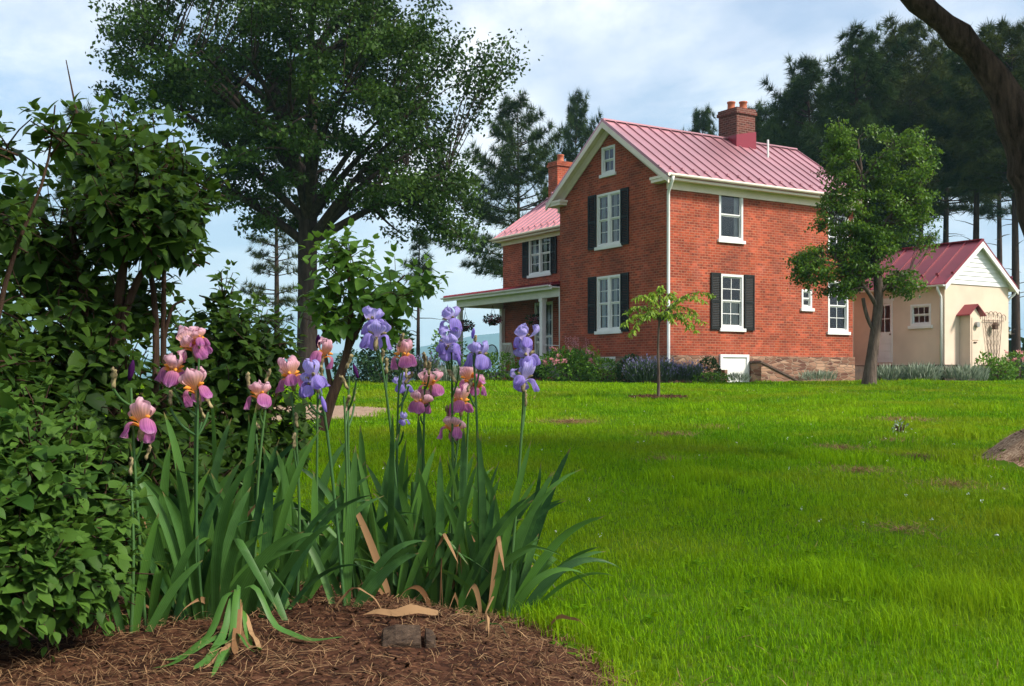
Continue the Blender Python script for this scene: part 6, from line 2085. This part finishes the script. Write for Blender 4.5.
def grass():
    Xs, Ys, Ks = [], [], []
    for y0, y1, dens in ((2.3, 3.6, 7500), (3.6, 5, 6000), (5, 7, 3800), (7, 10, 2200), (10, 14, 1250), (14, 20, 700), (20, 28, 420), (28, 37, 280)):
        hw_ = .50 * y1 + 2.3
        n = int(dens * (y1 - y0) * 2 * hw_)
        x = RNG.uniform(-hw_, hw_, n); y = RNG.uniform(y0, y1, n)
        k = np.abs(x) < .50 * y + 2.3
        Xs.append(x[k]); Ys.append(y[k])
    x = np.concatenate(Xs); y = np.concatenate(Ys)
    k = (mound_mask(x, y) < .03 + RNG.normal(size=len(x)) * .05) & (mound2_mask(x, y) < RNG.normal(size=len(x)) * .12) & (ring_mask(x, y) < 0) & (path_mask(x, y) < RNG.normal(size=len(x)) * .1) & ~bed_mask(x, y)
    # thin worn spots
    worn = vnoise(x * 1.3 + 3, y * .9, 51) + .5 * vnoise(x * 5, y * 4, 52)
    k &= (worn < .95) | (RNG.uniform(0, 1, len(x)) < .35)
    for px_, py_, r_ in SPOTS:
        k &= (((x - px_) / r_) ** 2 + ((y - py_) / (r_ * 1.15)) ** 2 > 1 + .5 * RNG.normal(size=len(x))) | (RNG.uniform(0, 1, len(x)) < .35)
    x, y = x[k], y[k]; n = len(x)
    d = np.hypot(x, y)
    tuft = sstep(.30, .85, vnoise(x * 3.2, y * 3.2, 61) + .25 * vnoise(x * 9, y * 9, 65))
    h = RNG.uniform(.028, .068, n) * (.85 + 1.2 * tuft) * (1 + .35 * vnoise(x * .8, y * .8, 62))
    h = h * (1 + .25 * (d > 12))
    near_edge = sstep(-.5, 0.02, mound_mask(x, y)) * (mound_mask(x, y) < .1)
    h = h * (1 + .7 * near_edge)
    w = RNG.uniform(.0011, .0022, n) * np.maximum(1, d / 4.2) ** .9
    a = RNG.uniform(0, 2 * PI, n)
    lean = RNG.uniform(.1, .9, n) * h
    dx, dy = np.cos(a), np.sin(a)
    sx, sy = -dy, dx
    g = gz(x, y) - .004
    z1, z2 = .6, 1.0
    b0 = np.stack([x - sx * w, y - sy * w, g], -1); b1 = np.stack([x + sx * w, y + sy * w, g], -1)
    m0 = np.stack([x + dx * lean * .35 - sx * w * .8, y + dy * lean * .35 - sy * w * .8, g + h * z1], -1)
    m1 = np.stack([x + dx * lean * .35 + sx * w * .8, y + dy * lean * .35 + sy * w * .8, g + h * z1], -1)
    tp = np.stack([x + dx * lean, y + dy * lean, g + h * z2 * (1 - .25 * lean / h)], -1)
    V = np.stack([b0, b1, m0, m1, tp], 1).reshape(-1, 3)
    F0 = np.array([(0, 1, 3), (0, 3, 2), (2, 3, 4)])
    Fc = (F0[None] + (np.arange(n) * 5)[:, None, None]).reshape(-1, 3)
    rnd = np.clip(RNG.uniform(0, 1, n) * .6 + .22 * tuft + .30 * (vnoise(x * .6, y * .6, 63) + .35) + .14 * vnoise(x * 2.3, y * 1.6, 64), 0, 1)
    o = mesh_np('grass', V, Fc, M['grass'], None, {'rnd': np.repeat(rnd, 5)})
    tag(o, kind='stuff')
    print('grass blades', n)


grass()


# ------------------------------------------------------------------ beds beside the house
def bush(label, px, py0, py1, d, wpx, mat, n=500, leaf=.07, name='garden_bush', flowers=None, cat='bush', group=None, tmpl=LEAF_L, up=.5, shell=.35, depth=None):
    """py0 top, py1 bottom in the picture at distance d"""
    x = (px - 512) / F * d
    g = ground_at(x, d)
    top = (HY - py0) / F * d + CZ
    hh = max(.15, top - g)
    rx = wpx / 2 / F * d
    t = empty(name, (x, d, g), 0, label, cat, group)
    foliage_ball('leaves', (0, 0, hh * .46), (rx, depth or rx * .8, hh * .56), int(n * 1.9), leaf * 1.1, mat, t, tmpl, seed=int(px) % 17, up=up, shell=shell)
    m = MB()
    for i in range(7):
        a = i * .9; m.tube([(.03 * math.cos(a), .03 * math.sin(a), -.02), (rx * .5 * math.cos(a), rx * .4 * math.sin(a), hh * .7)], [.012, .004], 5)
    m.build('stems', M['bark_shrub'], t)
    if flowers:
        fm, fn, fs = flowers
        u = unit(fn); u[:, 2] = np.abs(u[:, 2]) * 1.0; u[:, 1] = -np.abs(u[:, 1])
        p = u * np.array([rx, (depth or rx * .8), hh * .62]) * RNG.uniform(.85, 1.1, fn)[:, None] + np.array([0, 0, hh * .5])
        q = 14
        P = RNG.normal(size=(q, 3)) * fs * .22
        V, Fq = scatter(LEAF_L[0], LEAF_L[1], P, frames(unit(q), RNG.normal(size=(q, 3)) + np.array([0, -.5, .6])), RNG.uniform(.7, 1.2, q) * fs)
        fo = mesh_np('flower', V, Fq, fm, t, {'rnd': np.repeat(RNG.uniform(0, 1, q), 5)})
        fo.location = p[0]
        for j in range(1, fn):
            f2 = fo.copy(); COL.objects.link(f2); f2.parent = t; f2.location = p[j]; f2.rotation_euler = (RNG.uniform(-1, 1), RNG.uniform(-1, 1), RNG.uniform(0, 6))
    return t


def spiky(label, px, py0, d, wpx, mat, n=900, L=None, name='catmint_plant', flower=None, cat='plant', group=None):
    x = (px - 512) / F * d; g = ground_at(x, d)
    hh = (HY - py0) / F * d + CZ - g
    rx = wpx / 2 / F * d
    t = empty(name, (x, d, g), 0, label, cat, group)
    a = RNG.uniform(0, 2 * PI, n); r = np.sqrt(RNG.uniform(0, 1, n))
    p = np.stack([np.cos(a) * r * rx, np.sin(a) * r * rx * .6, RNG.uniform(0, .5, n) * hh], -1)
    dd = np.stack([np.cos(a) * r * .55, np.sin(a) * r * .5, np.ones(n)], -1) + RNG.normal(size=(n, 3)) * .18
    T = LEAF_Q[0] * np.array([.16, 1, 1])
    sz = hh * RNG.uniform(.35, .62, n) * (1 - .2 * r)
    V, Fq = scatter(T, LEAF_Q[1], p, frames(dd, RNG.normal(size=(n, 3))), sz)
    mesh_np('leaves', V, Fq, mat, t, {'rnd': np.repeat(RNG.uniform(0, 1, n), 4)})
    if flower is M['pink_flower']:
        fl = foliage_ball('flower', (0, 0, 0), (.07, .07, .17), 40, .07, flower, t, shell=.2)
        for j in range(9):
            f2 = fl if j == 0 else fl.copy()
            if j: COL.objects.link(f2); f2.parent = t
            f2.location = (RNG.uniform(-.9, .9) * rx, RNG.uniform(-.6, .3) * rx, hh * RNG.uniform(.72, 1.02))
    elif flower:
        k = RNG.integers(0, n, int(n * .7))
        P = p[k] + dd[k] * (sz[k] * RNG.uniform(.6, 1.0, len(k)))[:, None]
        V, Fq = scatter(LEAF_Q[0], LEAF_Q[1], P, frames(dd[k], RNG.normal(size=(len(k), 3))), RNG.uniform(.04, .09, len(k)))
        fo = mesh_np('flowers', V, Fq, flower, t, {'rnd': np.repeat(RNG.uniform(0, 1, len(k)), 4)})
        tag(fo, kind='stuff')
    return t


# left of the porch, seen between the irises
bush('dark round evergreen bush beyond the lawn behind the sapling', 388, 322, 380, 36, 50, M['bush_dark'], 900, .14)
bush('low dark green bush at the lawn edge below the evergreen bush', 352, 352, 384, 33, 40, M['bush_dark'], 500, .10)
bush('dense low dark planting left of the small bare trunked pine', 385, 358, 384, 33, 46, M['bush_dark'], 500, .10)
spiky('grey blue catmint clump under the small bare trunked pine', 420, 354, 34, 40, M['catmint'], 700, flower=M['catmint_flower'])
bush('tall loose green shrub standing at the far porch post', 448, 330, 380, 42, 34, M['bush_mid'], 420, .14)
spiky('pale grey green edging plant in front of the far porch post', 452, 362, 34, 46, M['bush_grey'], 600)
bush('yellow green rounded bush in front of the porch floor', 497, 352, 382, 36.5, 44, M['bush_mid'], 700, .09)
bush('small yellow green bush below the black metal chair', 470, 358, 382, 36.5, 30, M['bush_mid'], 400, .09)
spiky('dark leafy clump right under the near porch post', 533, 358, 37.0, 28, M['bush_dark'], 500)
bush('broad dark green peony with pink blooms at the gable corner', 568, 350, 382, 35.8, 60, M['bush_mid'], 900, .11, 'flowering_shrub', (M['pink_flower'], 16, .10), 'shrub', shell=.25)
spiky('tall pink flower spikes rising behind the peony by the downpipe', 578, 342, 37.4, 30, M['bush_mid'], 260, name='flowering_plant', flower=M['pink_flower'])
bush('bright yellow green shrub against the gable wall', 590, 348, 378, 36.3, 26, M['bush_yellow'], 420, .08)
bush('rounded mid green shrub below the basement window', 604, 358, 383, 35.0, 34, M['bush_mid'], 600, .08)
bush('dark green clipped shrub left of the catmint', 630, 356, 383, 34.4, 28, M['bush_dark'], 600, .08)
spiky('wide lavender blue catmint mound left of the corner downspout', 650, 357, 33.2, 44, M['catmint'], 1300, flower=M['catmint_flower'])
spiky('grey green catmint mound right of the corner downspout', 682, 361, 33.4, 36, M['catmint'], 900, flower=M['catmint_flower'])
bush('dark upright shrub next to the white cellar hatch', 708, 357, 380, 34.2, 24, M['bush_dark'], 500, .08)
bush('low bright green plant in front of the dark upright shrub', 712, 373, 383, 33.2, 40, M['bush_mid'], 400, .07)
spiky('pale leaved plant growing in front of the cellar hatch', 738, 370, 33.8, 22, M['bush_grey'], 260)
spiky('silvery leaved plant at the foot of the stone foundation', 818, 368, 36.6, 36, M['bush_grey'], 500)
spiky('silvery leaved plant between tree trunk and outbuilding door', 890, 362, 37.2, 40, M['bush_grey'], 600)
spiky('silvery leaved plant under the small outbuilding window', 922, 360, 36.9, 36, M['bush_grey'], 600)
spiky('silvery leaved plant in front of the tan cupboard', 966, 362, 37.0, 42, M['bush_grey'], 700)
bush('leafy green rose bush with bare canes under the wire trellis', 985, 352, 378, 37.4, 24, M['bush_mid'], 160, .11, shell=.2)
bush('low green bush at the outbuilding corner', 1000, 360, 379, 37.4, 30, M['bush_mid'], 500, .09)
bush('pink flowered bush past the outbuilding corner at the right edge', 1020, 350, 379, 39.5, 36, M['bush_mid'], 600, .10, 'flowering_shrub', (M['pink_flower'], 14, .09), 'shrub')

# low weed in the lawn
bush('low pale weed growing out of the lawn on the right', 900, 458, 468, 12.2, 18, M['bush_grey'], 26, .035, 'weed', cat='weed')

# ------------------------------------------------------------------ air
HAZE = True
if HAZE:
    m, nt, N, L = new_mat('haze_air')
    out = N('ShaderNodeOutputMaterial')
    pv = N('ShaderNodeVolumePrincipled')
    pv.inputs['Color'].default_value = (0.42, 0.74, 0.92, 1)
    pv.inputs['Density'].default_value = 0.00030
    pv.inputs['Anisotropy'].default_value = 0.0
    L(pv.outputs[0], out.inputs['Volume'])
    b = MB(); b.box(-4800, 4800, -200, 4800, CZ - 90, CZ + 235)
    tag(b.build('haze', m), kind='stuff')
    if hasattr(bpy.data.meshes['haze'], 'update'): bpy.data.meshes['haze'].update()
